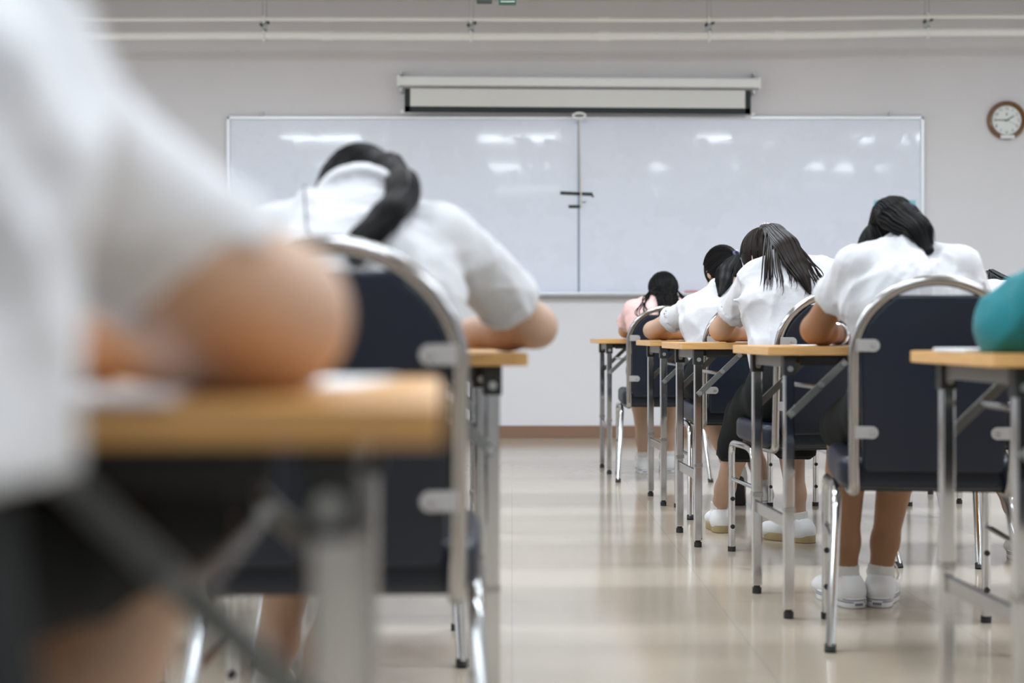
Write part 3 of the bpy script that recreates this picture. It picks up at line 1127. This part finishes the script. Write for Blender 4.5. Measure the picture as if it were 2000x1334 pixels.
    # stitched cuff bands and the turned-down collar
    nd = unit(hb - nb)
    bands.append((lerp(nb, hb, 0.0) + nd * 0.004, lerp(nb, hb, 0.50), nd, collar[0] + 0.005))
    for b0, b1, d, r_ in bands:
        G.put(b0 - 0.09, b1 + 0.09 + 0 * d, (lambda b0, b1, d, r_: lambda x, y, z: np.maximum(np.maximum(
            np.sqrt((x - b0[0]) ** 2 + (y - b0[1]) ** 2 + (z - b0[2]) ** 2 - ((x - b0[0]) * d[0] + (y - b0[1]) * d[1] + (z - b0[2]) * d[2]) ** 2 + 1e-9) - r_,
            (x - b1[0]) * d[0] + (y - b1[1]) * d[1] + (z - b1[2]) * d[2]),
            -((x - b0[0]) * d[0] + (y - b0[1]) * d[1] + (z - b0[2]) * d[2])))(b0, b1, d, r_), 0.0)
    # hollow the cuffs and the collar
    if not longsleeve:
        for sh, el in ((shL, elL), (shR, elR)):
            if cuffcut and sh is shR:
                continue
            d = unit(el - sh)
            e_ = lerp(sh, el, sleeve)
            G.cone(e_ - d * 0.010, e_ + d * 0.06, 0.050 * a_ * sc_sleeve, 0.052 * a_ * sc_sleeve, 0.0, op='sub')
    G.cone(lerp(nb, hb, 0.42), lerp(nb, hb, 1.0), 0.054, 0.058, 0.004, op='sub')
    if pleat:
        w_ = pleat
        cc = V(pel)

        def pl(P):
            Q = P - chest
            lat = Q @ u
            back = Q @ bk
            along = Q @ sp_
            return np.where((np.abs(lat) < w_) & (back > 0.0) & (along < 0.26), -0.0105, 0)
        G.warp(pl)
    G.half((0, 0, hem), (0, 0, -1))
    G.build('shirt', M[shirt], root)

    def outside(p, gap):
        p = V(p)
        for _ in range(60):
            i = np.round((p - G.lo) / G.h).astype(int)
            if np.any(i < 0) or np.any(i >= G.n) or G.f[tuple(i)] >= gap:
                break
            p = p + V(0, -0.004, 0.001)
        return p

    def drape(path, gap):
        return np.array([outside(p, gap) for p in path])
    # ---- skirt
    if skirt:
        K = Field(lo, hi, max(h, 0.008))
        if J.get('freeskirt'):
            K.cone(pel, V(pel[0] - 0.05, pel[1] - 0.04, 0.592), 0.10, 0.105, 0.05, u=u, w=1.25)
        K.cone(pel + sp_ * 0.09, pel - sp_ * 0.01, 0.108, 0.118, 0.05, u=u, w=1.28)
        ke = 1.05 if J.get('freeskirt') else 0.98
        eL, eR = lerp(hipL, knL, ke), lerp(hipR, knR, ke)
        tk = 0.60 if J.get('freeskirt') else 1.0
        K.cone(hipL, eL, 0.098 * tk, 0.074 * tk, 0.07 * tk)
        K.cone(hipR, eR, 0.098 * tk, 0.074 * tk, 0.07 * tk)
        if not J.get('freeskirt'):
            K.cone(lerp(hipL, hipR, .5), lerp(eL, eR, .5), 0.09, 0.062, 0.07)
        if skirt_drop:
            for e, an in ((eL, anL), (eR, anR)):
                K.cone(e, lerp(e, an, skirt_drop), 0.072, 0.074, 0.05, cut=(lerp(e, an, skirt_drop), (0, 0, -1)))
                K.cone(lerp(hipL, e, .55), lerp(e, an, skirt_drop) - V(0, 0.10, -0.03), 0.08, 0.07, 0.06, cut=(lerp(e, an, skirt_drop), (0, 0, -1)))
        K.warp(folds(seed + 9, 0.004, 20, (1, 0.6, 0.6)))
        K.half((0, 0, 0.425), (0, 0, -1)) if not skirt_drop and not J.get('freeskirt') else None
        K.build('skirt', M[skirt], root)
    # ---- shoes and socks
    if feet:
        for s_, an in (('L', anL), ('R', anR)):
            td = tl[s_]
            flatf = abs(td[2]) < 0.4
            if flatf:
                side = unit(np.cross(td, (0, 0, 1)))
                A = Field(an - 0.24, an + 0.24, 0.006)
                gz = 0.0
                a0 = V(an[0], an[1], 0.045) - td * 0.032
                a1 = V(an[0], an[1], 0.036) + td * 0.122
                A.cone(a0, a1, 0.037, 0.029, 0.02, u=side, w=1.0)
                A.cone(a0 + td * 0.10, a1 + td * 0.01, 0.026, 0.024, 0.02, u=side, w=1.5)
                A.cone(a0 + td * 0.01, V(an[0], an[1], 0.085), 0.038, 0.039, 0.03, cut=((0, 0, 0.088), (0, 0, 1)))
                A.half((0, 0, 0.012), (0, 0, -1))
                A.cone(V(an[0], an[1], 0.078), V(an[0], an[1], 0.14), 0.036, 0.037, 0.0, op='sub')
                so = A.build('shoe', M[shoes], root)
                def sole_outline(g):
                    L = 0.154
                    half = [(-0.039, 0.0), (-0.036, 0.016), (-0.024, 0.030), (0.0, 0.0365), (0.04, 0.0345), (0.085, 0.040), (0.115, 0.0415), (0.145, 0.034), (0.165, 0.021), (0.172, 0.0)]
                    half = [(p[0], p[1]) for p in spline([(x, y, 0) for x, y in half], 4)]
                    pts = half + [(x, -y) for x, y in half[-2:0:-1]]
                    cx = 0.065
                    o_ = V(a0[0], a0[1], 0)
                    out = []
                    for x, y in pts:
                        r_ = math.hypot(x - cx, y) + 1e-9
                        x2, y2 = x + (x - cx) / r_ * g, y + y / r_ * g
                        q_ = o_ + td * x2 + side * y2
                        out.append((q_[0], q_[1]))
                    return out
                sm = 'tansole' if stand == 'tan' else ('darkshoe' if shoes == 'darkshoe' else 'sole')
                ob = MB().prism(sole_outline(0.0), 0.0005, 0.029, 0.0025, axis='z').build('sole', M[sm], so)
                ob.location = (0, 0, 0)
                if shoes == 'shoe' and stand != 'tan':
                    for z_ in (0.0225, 0.0165):
                        o = MB().prism(sole_outline(0.0008), z_, z_ + 0.0024, 0, axis='z').build('sole_stripe', M['stripe'], so, smooth=False)
                        o.location = (0, 0, 0)
                    hp = MB()
                    c0 = a0 * V(1, 1, 0) - td * 0.0395 + V(0, 0, 0.012)
                    rm = Matrix.Rotation(math.atan2(-td[0], td[1]), 3, 'Z')
                    hp.box(tuple(c0), (0.030, 0.003, 0.016), 0.001, rm)
                    o = hp.build('heel_label', M['sole'], so, smooth=False)
                    hp = MB()
                    for kx in (-0.0095, -0.0032, 0.0032, 0.0095):
                        hp.box(tuple(c0 - td * 0.0018 + side * kx), (0.0042, 0.0012, 0.007), 0, rm)
                    o = hp.build('heel_print', M['stripe'], so, smooth=False)
                    lc = MB()
                    for k_ in range(4):
                        c_ = V(an[0], an[1], 0.098 - 0.011 * k_) + td * (0.045 + 0.020 * k_)
                        lc.tube([c_ - side * 0.022, c_ + V(0, 0, 0.006), c_ + side * 0.022], 0.0028, 6)
                    for sd in (-1, 1):
                        c_ = V(an[0], an[1], 0.102) + td * 0.040
                        lc.tube(spline([c_, c_ + side * sd * 0.03 + V(0, 0, 0.012), c_ + side * sd * 0.044 - V(0, 0, 0.012) - td * .01, c_ + side * sd * 0.04 - V(0, 0, 0.035)], 4), 0.0026, 6)
                    o = lc.build('lace', M['shoe'], so)
                A = Field(an - 0.14, an + 0.14, 0.005)
                A.cone(V(an[0], an[1], 0.05) - td * 0.004, lerp(an, V(an[0], an[1], an[2] + 0.1), 0.05) + V(0, 0, 0.012), 0.037, 0.0375, 0.01, cut=((0, 0, 0.118), (0, 0, 1)))
                A.build('sock', M['sock'], root)
            else:
                A = Field(an - 0.26, an + 0.26, 0.006)
                side = unit(np.cross(td, (0, 0, 1)))
                nn = unit(np.cross(side, td))
                if nn[1] > 0:
                    nn = -nn
                A.cone(an - td * 0.03 + nn * 0.02, an + td * 0.13 + nn * 0.028, 0.042, 0.036, 0.03, u=side, w=1.1)
                A.cone(an - td * 0.045, an, 0.042, 0.045, 0.03)
                A.half((0, 0, 0.001), (0, 0, -1))
                so = A.build('shoe', M['shoe'], root)
                B = Field(an - 0.26, an + 0.26, 0.006)
                B.cone(an - td * 0.028 + nn * 0.052, an + td * 0.125 + nn * 0.054, 0.030, 0.028, 0.02, u=side, w=1.45)
                B.half(an + nn * 0.045, -nn)
                B.half((0, 0, 0.001), (0, 0, -1))
                ob = B.build('sole', M['darkshoe'], so)
                ob.location = (0, 0, 0)
    # ---- hair
    hs = hair_style or {}
    hm = M[hair]
    r3 = V(0.081, 0.098, 0.106) * q
    off = -fd * 0.006 + hu * 0.004
    H = Field(hc - 0.2, hc + 0.2, min(h, 0.006))
    H.ell(hc + off, r3 * hs.get('puff', 1.0), (rt, fd, hu), 0.0)
    H.ell(hc + fd * 0.105 * q - hu * 0.055 * q, (0.066 * q, 0.075 * q, 0.098 * q), (rt, fd, hu), 0.02, 'sub')
    H.half(hc - hu * 0.072 * q, -hu)
    for sd in (-1, 1):
        H.ell(hc + rt * sd * 0.085 * q + fd * 0.002 - hu * 0.030, (0.03, 0.022, 0.032), (rt, fd, hu), 0.008, 'sub')
    ho = H.build('hair', hm, root)
    rng = random.Random(seed)

    def onhead(dv, k=1.0):
        dv = unit(dv)
        return hc + off + k * (rt * dv[0] * r3[0] + fd * dv[1] * r3[1] + hu * dv[2] * r3[2]) * hs.get('puff', 1.0)

    def fixed(o):
        o.location = -V(root.location)
        return o
    if 'tie' in hs:
        T = unit(hs['tie'])           # direction of the tie in (right, face, up)
        paths = []
        for _ in range(hs.get('n_cap', 230)):
            for _try in range(20):
                d = unit([rng.gauss(0, 1), rng.gauss(0, 1), rng.gauss(0, 1)])
                cs = float(d.dot(T))
                if -0.92 < cs < 0.35 and not (d[1] > 0.35 and d[2] < 0.35) and d[2] > -0.62:
                    break
            om = math.acos(max(-1, min(1, cs)))
            P = []
            for t in np.linspace(0, 1, 10):
                dd = (math.sin((1 - t) * om) * d + math.sin(t * om) * T) / math.sin(om)
                P.append(onhead(dd, 1.0 + 0.012 * math.sin(math.pi * t) + 0.006 * rng.random()))
            paths.append(np.array(P))
        mb = MB()
        strand_tubes(mb, paths, 0.0032, 0.0012)
        fixed(mb.build('combed_hair', hm, root))
        tp = onhead(T, 1.02)
        if 'tail' in hs:
            cl = spline([tp] + [V(p) for p in hs['tail']], 8)
            n_ = len(cl)
            tt = np.linspace(0, 1, n_)
            W = np.interp(tt, np.linspace(0, 1, len(hs['tail_w'])), hs['tail_w'])
            for i in range(2, n_):
                cl[i] = outside(cl[i], W[i] * 0.62)
            for _ in range(3):
                cl[1:-1] = 0.25 * cl[:-2] + 0.5 * cl[1:-1] + 0.25 * cl[2:]
            mb = MB()
            mb.tube(cl, W * hs.get('core', 0.62), 14)
            paths = []
            tg = np.gradient(cl, axis=0)
            tg /= np.linalg.norm(tg, axis=1)[:, None]
            ref = unit(hs.get('wide', (1, 0.2, 0.3)))
            flat_ = hs.get('flat', 0.7)
            for _ in range(int(1.5 * hs.get('n_tail', 170))):
                a, r_ = rng.uniform(0, 6.283), math.sqrt(rng.uniform(0.25, 1.0))
                ph, am = rng.uniform(0, 6.28), rng.uniform(0.0, hs.get('wave', 0.12))
                spl = 1 + hs.get('splay', 0.0) * rng.uniform(-0.2, 1)
                P = []
                m_ = int(n_ * rng.uniform(0.72, 1.0))
                for i in range(max(m_, 4)):
                    s1 = unit(ref - tg[i] * ref.dot(tg[i]))
                    s2 = np.cross(tg[i], s1)
                    aa = a + am * math.sin(ph + 6 * tt[i])
                    w_ = W[i] * r_ * (1 + (spl - 1) * tt[i] ** 2)
                    P.append(cl[i] + s1 * w_ * math.cos(aa) + s2 * w_ * math.sin(aa) * flat_)
                paths.append(np.array(P))
            strand_tubes(mb, paths, 0.0025, 0.0004)
            fixed(mb.build('ponytail', hm, root))
        if hs.get('band'):
            mb = MB()
            n1 = unit(tp - hc)
            s1 = unit(np.cross(n1, rt + 0.01))
            s2 = np.cross(n1, s1)
            R_ = hs.get('band_r', 0.019)
            rg = [tp + n1 * 0.004 + R_ * (s1 * math.cos(a) + s2 * math.sin(a)) for a in np.linspace(0, 2 * math.pi, 19)]
            mb.tube(rg, 0.006, 8, caps=False)
            bo = fixed(mb.build('hair_tie', M['tie'], root))
            mb = MB()
            for i in range(0, 18, hs.get('beads', 18)):
                mb.ball(rg[i] + n1 * 0.007, 0.0048, 8, 6)
            mb.build('bead', M['bead' if hs.get('beads', 18) < 18 else 'silver'], bo)
    for nm, paths, rr in hs.get('loose', []):
        mb = MB()
        P2 = []
        for P in paths:
            P2.append(drape(spline([V(p) for p in P], 6), 0.004))
        strand_tubes(mb, P2, rr, 0.0004)
        fixed(mb.build(nm, hm, root))
    if 'fall' in hs:
        # long hair combed down over the back of the head and the back
        mb = MB()
        paths = []
        for _ in range(hs.get('n_fall', 260)):
            a = rng.uniform(-1, 1)
            d0 = unit([a * 0.25, 0.25 * rng.random(), 1.0])
            d1 = unit([a * 1.0, -0.75 + 0.55 * abs(a), 0.15])
            d2 = unit([a * 0.85, -0.8 + 0.45 * abs(a), -0.55])
            k_ = 1.0 + 0.06 * rng.random()
            P = [onhead(d0, k_), onhead(unit(d0 + d1), k_), onhead(d1, k_), onhead(d2, k_)]
            for tp_, w1 in hs['fall']:
                P.append(V(tp_) + V(a * w1, rng.uniform(-0.02, 0.02), rng.uniform(-0.01, 0.01)))
            paths.append(drape(spline(P[:rng.choice([len(P), len(P), len(P) - 1])], 5), 0.004 + 0.012 * rng.random()))
        strand_tubes(mb, paths, 0.0045, 0.0005)
        fixed(mb.build('long_hair', hm, root))
    for nm, mb, mm, kids in (wear(J) if wear else []):
        o = fixed(mb.build(nm, M[mm], root))
        for kn_, kb, km in kids:
            kb.build(kn_, M[km], o)
    return root


def wrist_ring(el, wr, t, r, wd=0.011, th=0.004):
    p = lerp(el, wr, t)
    d = unit(V(wr) - V(el))
    a = unit(np.cross(d, (0, 0, 1)))
    b = np.cross(d, a)
    pts = [p + r * (a * math.cos(x) + b * math.sin(x)) for x in np.linspace(0, 2 * math.pi, 25)]
    return MB().tube(pts, 1.0, 8, caps=False, flat=(wd, th), ref=tuple(d)), p, d, a, b


# --- right column: bracelet student (big navy chair)
JR4 = dict(pel=(1.05, 3.71, 0.585), neck=(1.065, 3.91, 1.000), head=(1.065, 4.045, 1.003), shL=(0.915, 3.81, 0.966), shR=(1.190, 3.81, 0.960),
           elL=(0.845, 3.99, 0.797), elR=(1.29, 3.99, 0.797), wrL=(0.945, 4.13, 0.780), wrR=(1.17, 4.14, 0.780),
           knL=(0.955, 4.10, 0.515), knR=(1.115, 4.10, 0.515), anL=(0.968, 4.155, 0.10), anR=(1.072, 4.165, 0.10))
def wear_r4(J):
    mb, p, d, a, b = wrist_ring(J['elL'], J['wrL'], 0.90, 0.030, 0.007, 0.0045)
    return [('bracelet', mb, 'silver', [])]
person('person', 'student in white shirt with pleated back, bushy dark ponytail and bracelet, head bowed', JR4, (-0.15, 0.55, -0.80), skin='skin2',
       pleat=0.021, sleeve=0.54, collar=(0.066, 0.060), seed=4, h=0.0058, toes={'L': (-0.30, 1, 0), 'R': (0.42, 1, 0)}, hair='hair', wear=wear_r4,
       hair_style=dict(tie=(-0.02, -0.20, 1.0), n_cap=260, tail=[(1.045, 3.965, 1.128), (1.060, 3.93, 1.095), (1.080, 3.90, 1.040), (1.098, 3.87, 0.975)],
                       tail_w=[0.022, 0.044, 0.052, 0.046, 0.034, 0.016], core=0.8, splay=0.25, n_tail=260, flat=0.8, band=True, band_r=0.02))

# --- long loose ponytail
JR3 = dict(pel=(0.99, 4.93, 0.585), neck=(0.985, 5.12, 1.030), head=(0.935, 5.285, 1.065), shL=(0.872, 5.09, 0.985), shR=(1.125, 5.05, 0.990),
           elL=(0.77, 5.29, 0.797), elR=(1.27, 5.27, 0.797), wrL=(0.905, 5.42, 0.780), wrR=(1.10, 5.42, 0.780),
           knL=(0.885, 5.40, 0.475), knR=(1.02, 5.33, 0.515), anL=(0.825, 5.69, 0.10), anR=(1.075, 5.40, 0.10))
rg = random.Random(3)
p3 = lambda px, py, d: (wp(px, py, d)[0], d, wp(px, py, d)[1])
loose3 = []
for k in range(46):
    x = rg.choice([1490, 1500, 1512, 1520, 1545, 1570, 1592, 1600]) + rg.uniform(-7, 7)
    yend = {0: 572, 1: 560}.get(k % 4, rg.uniform(545, 590))
    x0 = 1497 + rg.uniform(-6, 10)
    loose3.append([p3(x0, 446, 5.20), p3(x0 + (x - x0) * 0.45, 470 + rg.uniform(-4, 6), 5.10), p3(x0 + (x - x0) * 0.8, 510, 4.985 - 0.0), p3(x, yend - 18, 4.955), p3(x - 3, yend, 4.955)])
person('person', 'student in white shirt with long brown-black ponytail fanning over her back, left ear showing', JR3, (-0.50, 0.62, -0.52), hair='hairb', seed=11, h=0.0058, sleeve=0.70,
       toes={'L': (-0.05, 1, 0), 'R': (-0.75, 0.65, 0)}, stand='tan', skirt_drop=0.44,
       hair_style=dict(tie=(0.20, -0.42, 0.9), n_cap=260, tail=[p3(1512, 452, 5.18), p3(1530, 482, 5.10), p3(1550, 515, 5.00), p3(1566, 548, 4.955), p3(1577, 582, 4.945)],
                       tail_w=[0.016, 0.036, 0.044, 0.036, 0.022, 0.006], splay=0.35, core=0.7, n_tail=220, band=True, beads=2, band_r=0.016,
                       loose=[('loose_strand', loose3, 0.0028)]))

# --- wristwatch student
JR2 = dict(pel=(0.935, 6.23, 0.585), neck=(0.925, 6.42, 0.945), head=(0.957, 6.53, 1.072), shL=(0.803, 6.39, 0.895), shR=(1.06, 6.35, 0.905),
           elL=(0.645, 6.59, 0.797), elR=(1.20, 6.56, 0.797), wrL=(0.835, 6.72, 0.782), wrR=(1.04, 6.70, 0.782),
           knL=(0.87, 6.64, 0.515), knR=(1.03, 6.64, 0.515), anL=(1.02, 6.52, 0.13), anR=(1.15, 6.56, 0.10))
def wear_r2(J):
    mb, p, d, a, b = wrist_ring(J['elL'], J['wrL'], 0.93, 0.031, 0.011, 0.004)
    cpt = p - a * 0.004 + unit(V(-0.35, -0.75, 0.55)) * 0.034
    n_ = unit(V(-0.35, -0.75, 0.55))
    case = MB().disc(cpt, n_, 0.018, 0.010, 20)
    dial = MB().disc(cpt + n_ * 0.0056, n_, 0.014, 0.0015, 20)
    return [('wristwatch', mb, 'watch', [('watch_case', case, 'watch'), ('watch_dial', dial, 'glass')])]
person('person', 'student in white shirt with a short black ponytail, violet hair tie and black wristwatch', JR2, (-0.35, 0.88, -0.35), seed=21, h=0.0075, sleeve=0.56, skin='skin',
       toes={'L': (0.15, 0.55, -0.8), 'R': (0, 1, 0)}, wear=wear_r2,
       hair_style=dict(tie=(0.35, -0.9, 0.25), n_cap=240, tail=[p3(1418, 530, 6.40), p3(1412, 555, 6.37), p3(1400, 588, 6.36)], tail_w=[0.018, 0.042, 0.040, 0.010], n_tail=160, band=True, core=0.8))

# --- pink shirt, long black hair
JR1 = dict(pel=(0.80, 7.69, 0.585), neck=(0.815, 7.86, 0.950), head=(0.838, 7.95, 1.008), shL=(0.665, 7.80, 0.905), shR=(0.945, 7.80, 0.905),
           elL=(0.635, 8.00, 0.797), elR=(0.99, 8.02, 0.797), wrL=(0.76, 8.13, 0.782), wrR=(0.88, 8.13, 0.782),
           knL=(0.72, 8.08, 0.515), knR=(0.90, 8.08, 0.515), anL=(0.74, 8.05, 0.10), anR=(0.88, 8.10, 0.10))
fallR1 = [((0.84, 7.80, 0.955), 0.060), ((0.835, 7.74, 0.89), 0.055), ((0.83, 7.715, 0.80), 0.05)]
rg = random.Random(8)
lp = []
for k in range(16):
    sx = rg.choice([-1, 1])
    lp.append([(0.838 + sx * 0.075, 7.92, 1.02), (0.835 + sx * (0.11 + rg.uniform(-.02, .02)), 7.79, 0.955), (0.83 + sx * (0.13 + rg.uniform(-.03, .04)), 7.715, 0.89), (0.83 + sx * (0.10 + rg.uniform(-.04, .05)), 7.70, 0.80 + rg.uniform(-.03, .06))])
person('person', 'student in pink shirt with long straight black hair, sitting close to the whiteboard', JR1, (0.05, 0.88, -0.42), shirt='pink', seed=31, h=0.0085,
       hair_style=dict(fall=fallR1, n_fall=220, loose=[('loose_strand', lp, 0.0026)]))

# --- S-shaped ponytail student, left
JL1 = dict(pel=(-0.275, 2.33, 0.585), neck=(-0.275, 2.60, 1.000), head=(-0.288, 2.735, 1.035), shL=(-0.415, 2.54, 0.962), shR=(-0.130, 2.54, 0.962),
           elL=(-0.56, 2.76, 0.797), elR=(0.045, 2.765, 0.800), wrL=(-0.41, 2.90, 0.780), wrR=(-0.135, 2.90, 0.782),
           knL=(-0.40, 2.74, 0.515), knR=(-0.25, 2.74, 0.515), anL=(-0.475, 2.84, 0.10), anR=(-0.385, 2.76, 0.10))
rg = random.Random(5)
lpl = []
for k in range(1):
    o_ = rg.uniform(-8, 8)
    lpl.append([p3(605 + o_, 372, 2.66), p3(597 + o_, 415, 2.47), p3(600 + o_ * 1.5, 455, 2.42), p3(625 + o_ * 2, 490, 2.40)])
for k in range(6):
    o_ = rg.uniform(-5, 9)
    lpl.append([p3(800 + o_, 385, 2.56), p3(790 + o_, 415, 2.47), p3(740 + o_, 450, 2.42), p3(690 + o_, 470, 2.405), p3(660 + o_, 505, 2.40)])
person('person', 'student in white shirt whose bowed head shows an S-shaped black ponytail', JL1, (-0.05, 0.50, -0.86), seed=41, h=0.0058, sc_arm=1.02, sleeve=0.72, collar=(0.086, 0.074),
       hair_style=dict(tie=(0.62, -0.42, 0.66), n_cap=230, puff=1.04, tail=[p3(792, 385, 2.60), p3(778, 420, 2.50), p3(745, 455, 2.43), p3(708, 495, 2.40), p3(700, 530, 2.395)],
                       tail_w=[0.026, 0.030, 0.030, 0.028, 0.026, 0.012], n_tail=150, core=0.85, flat=0.8,
                       loose=[('loose_strand', lpl, 0.0010)]))

# --- foreground student, left edge
JL0 = dict(pel=(-0.335, 0.56, 0.640), neck=(-0.375, 0.76, 0.990), head=(-0.47, 0.92, 1.060), shL=(-0.52, 0.79, 0.925), shR=(-0.258, 0.715, 0.900),
           elL=(-0.57, 1.02, 0.810), elR=(-0.158, 0.930, 0.800), wrL=(-0.45, 1.10, 0.780), wrR=(-0.315, 1.08, 0.788),
           knL=(-0.48, 1.06, 0.53), knR=(-0.250, 1.09, 0.652), anL=(-0.50, 1.08, 0.10), anR=(-0.50, 1.18, 0.28), hipL=(-0.43, 0.56, 0.585), hipR=(-0.375, 0.56, 0.645), freeskirt=True)
person('person', 'blurred student in white shirt and black skirt, large bare elbow resting on a desk', JL0, (-0.15, 0.75, -0.6), seed=51, h=0.0065, hem=0.728,
       sc_arm=1.27, sc_sleeve=0.71, sleeve=0.93, toes={'R': (0.1, 0.8, -0.5)}, cuffcut=((-0.176, 0.85, 0.824), (0.53, 0.0, -0.85)),
       hair_style=dict(tie=(0, -0.9, 0.3), tail=[(-0.47, 0.78, 1.05), (-0.46, 0.72, 0.98)], tail_w=[0.02, 0.035, 0.01]))

# --- teal sleeve, right edge
JR5 = dict(pel=(1.28, 2.20, 0.585), neck=(1.27, 2.46, 1.00), head=(1.28, 2.60, 1.06), shL=(1.105, 2.50, 0.975), shR=(1.44, 2.47, 0.975),
           elL=(0.942, 2.70, 0.806), elR=(1.58, 2.70, 0.80), wrL=(1.08, 2.85, 0.785), wrR=(1.42, 2.85, 0.785),
           knL=(1.19, 2.62, 0.515), knR=(1.36, 2.62, 0.515), anL=(1.18, 2.66, 0.10), anR=(1.36, 2.66, 0.10))
person('person', 'person in teal long-sleeved top, only the bent elbow showing beside a paper pad', JR5, (-0.1, 0.8, -0.5), shirt='teal', longsleeve=True, seed=61, h=0.0075, sc_arm=1.1,
       hair_style=dict(tie=(0, -0.9, 0.3), tail=[(1.28, 2.46, 1.05), (1.28, 2.40, 0.97)], tail_w=[0.02, 0.035, 0.01]))

# --- half-hidden students
JR3b = dict(pel=(1.78, 4.93, 0.585), neck=(1.745, 5.14, 0.925), head=(1.732, 5.30, 0.905), shL=(1.62, 5.12, 0.885), shR=(1.88, 5.12, 0.885),
            elL=(1.52, 5.30, 0.797), elR=(2.0, 5.30, 0.797), wrL=(1.66, 5.44, 0.780), wrR=(1.84, 5.44, 0.780),
            knL=(1.70, 5.34, 0.515), knR=(1.86, 5.34, 0.515), anL=(1.77, 4.92, 0.10), anR=(1.88, 4.92, 0.10))
person('person', 'slumped black-haired student barely visible between a white and a teal sleeve', JR3b, (0, 0.8, -0.6), seed=71, h=0.009,
       hair_style=dict(tie=(0.4, -0.5, 0.75), tail=[(1.80, 5.22, 0.965), (1.83, 5.14, 0.945)], tail_w=[0.02, 0.03, 0.01], n_cap=120, n_tail=60))
JL3 = dict(pel=(-1.82, 4.95, 0.585), neck=(-1.80, 5.16, 0.955), head=(-1.80, 5.28, 1.03), shL=(-1.94, 5.13, 0.905), shR=(-1.665, 5.13, 0.905),
           elL=(-2.06, 5.38, 0.797), elR=(-1.575, 5.40, 0.797), wrL=(-1.90, 5.50, 0.780), wrR=(-1.70, 5.50, 0.780),
           knL=(-1.90, 5.36, 0.515), knR=(-1.74, 5.36, 0.515), anL=(-1.90, 5.40, 0.10), anR=(-1.74, 5.40, 0.10))
lp = [[(-1.74, 5.25, 1.02), (-1.70, 5.14, 0.97), (-1.67, 5.06, 0.90), (-1.64 + 0.01 * k, 5.05, 0.84)] for k in range(4)]
person('person', 'student in pale pink shirt glimpsed through the gap behind the writing hand', JL3, (0.0, 0.85, -0.5), shirt='pink', seed=81, h=0.009, sleeve=0.9,
       hair_style=dict(fall=[((-1.80, 5.10, 0.95), 0.05), ((-1.80, 5.05, 0.86), 0.05)], n_fall=120, loose=[('loose_strand', lp, 0.002)]))
place_desk(-3.05, 5.235, 3.4, 'mostly hidden desk of the glimpsed pale pink student')
place_chair(-1.82, 4.97, 0, 'mostly hidden chair of the glimpsed pale pink student')

# ------------------------------------------------------------------ things on the desks
TOP = HD
def sheet(x, y, w_, d_, rz, label, th=0.0012, m='paper', name='exam_paper', cat='paper', group='papers on the desks', z=TOP):
    o = MB().box((0, 0, th / 2), (w_, d_, th), min(th * 0.3, 0.002)).build(name, M[m], smooth=False)
    o.location = (x, y, z + 0.0004)
    o.rotation_euler = (0, 0, math.radians(rz))
    return tag(o, label, cat, group)
sheet(-0.300, 0.865, 0.20, 0.15, 6, 'blurred white paper under the writing hand beside the large elbow', 0.003)
sheet(-0.170, 1.11, 0.13, 0.17, -8, 'pale paper on the outer side of the large bare elbow', 0.002)
sheet(0.985, 4.19, 0.30, 0.20, 4, 'white exam paper under the bracelet student’s hand')
sheet(0.905, 6.745, 0.22, 0.12, 5, 'white exam paper beside the black wristwatch')
sheet(1.02, 5.48, 0.30, 0.18, 3, 'white exam paper in front of the long loose ponytail student')
sheet(-0.27, 2.92, 0.30, 0.15, 3, 'exam paper in front of the S-shaped ponytail student, hidden')
sheet(0.925, 2.83, 0.13, 0.17, 4, 'white pad of paper beside the teal elbow', 0.007, name='paper_pad')
pc = MB().box((0, 0, 0.014), (0.11, 0.05, 0.028), 0.010).build('pencil_case', M['greycase'])
pc.location = (1.035, 4.07, TOP)
tag(pc, 'grey-blue pencil case on the desk beside the bracelet hand', 'pencil case')
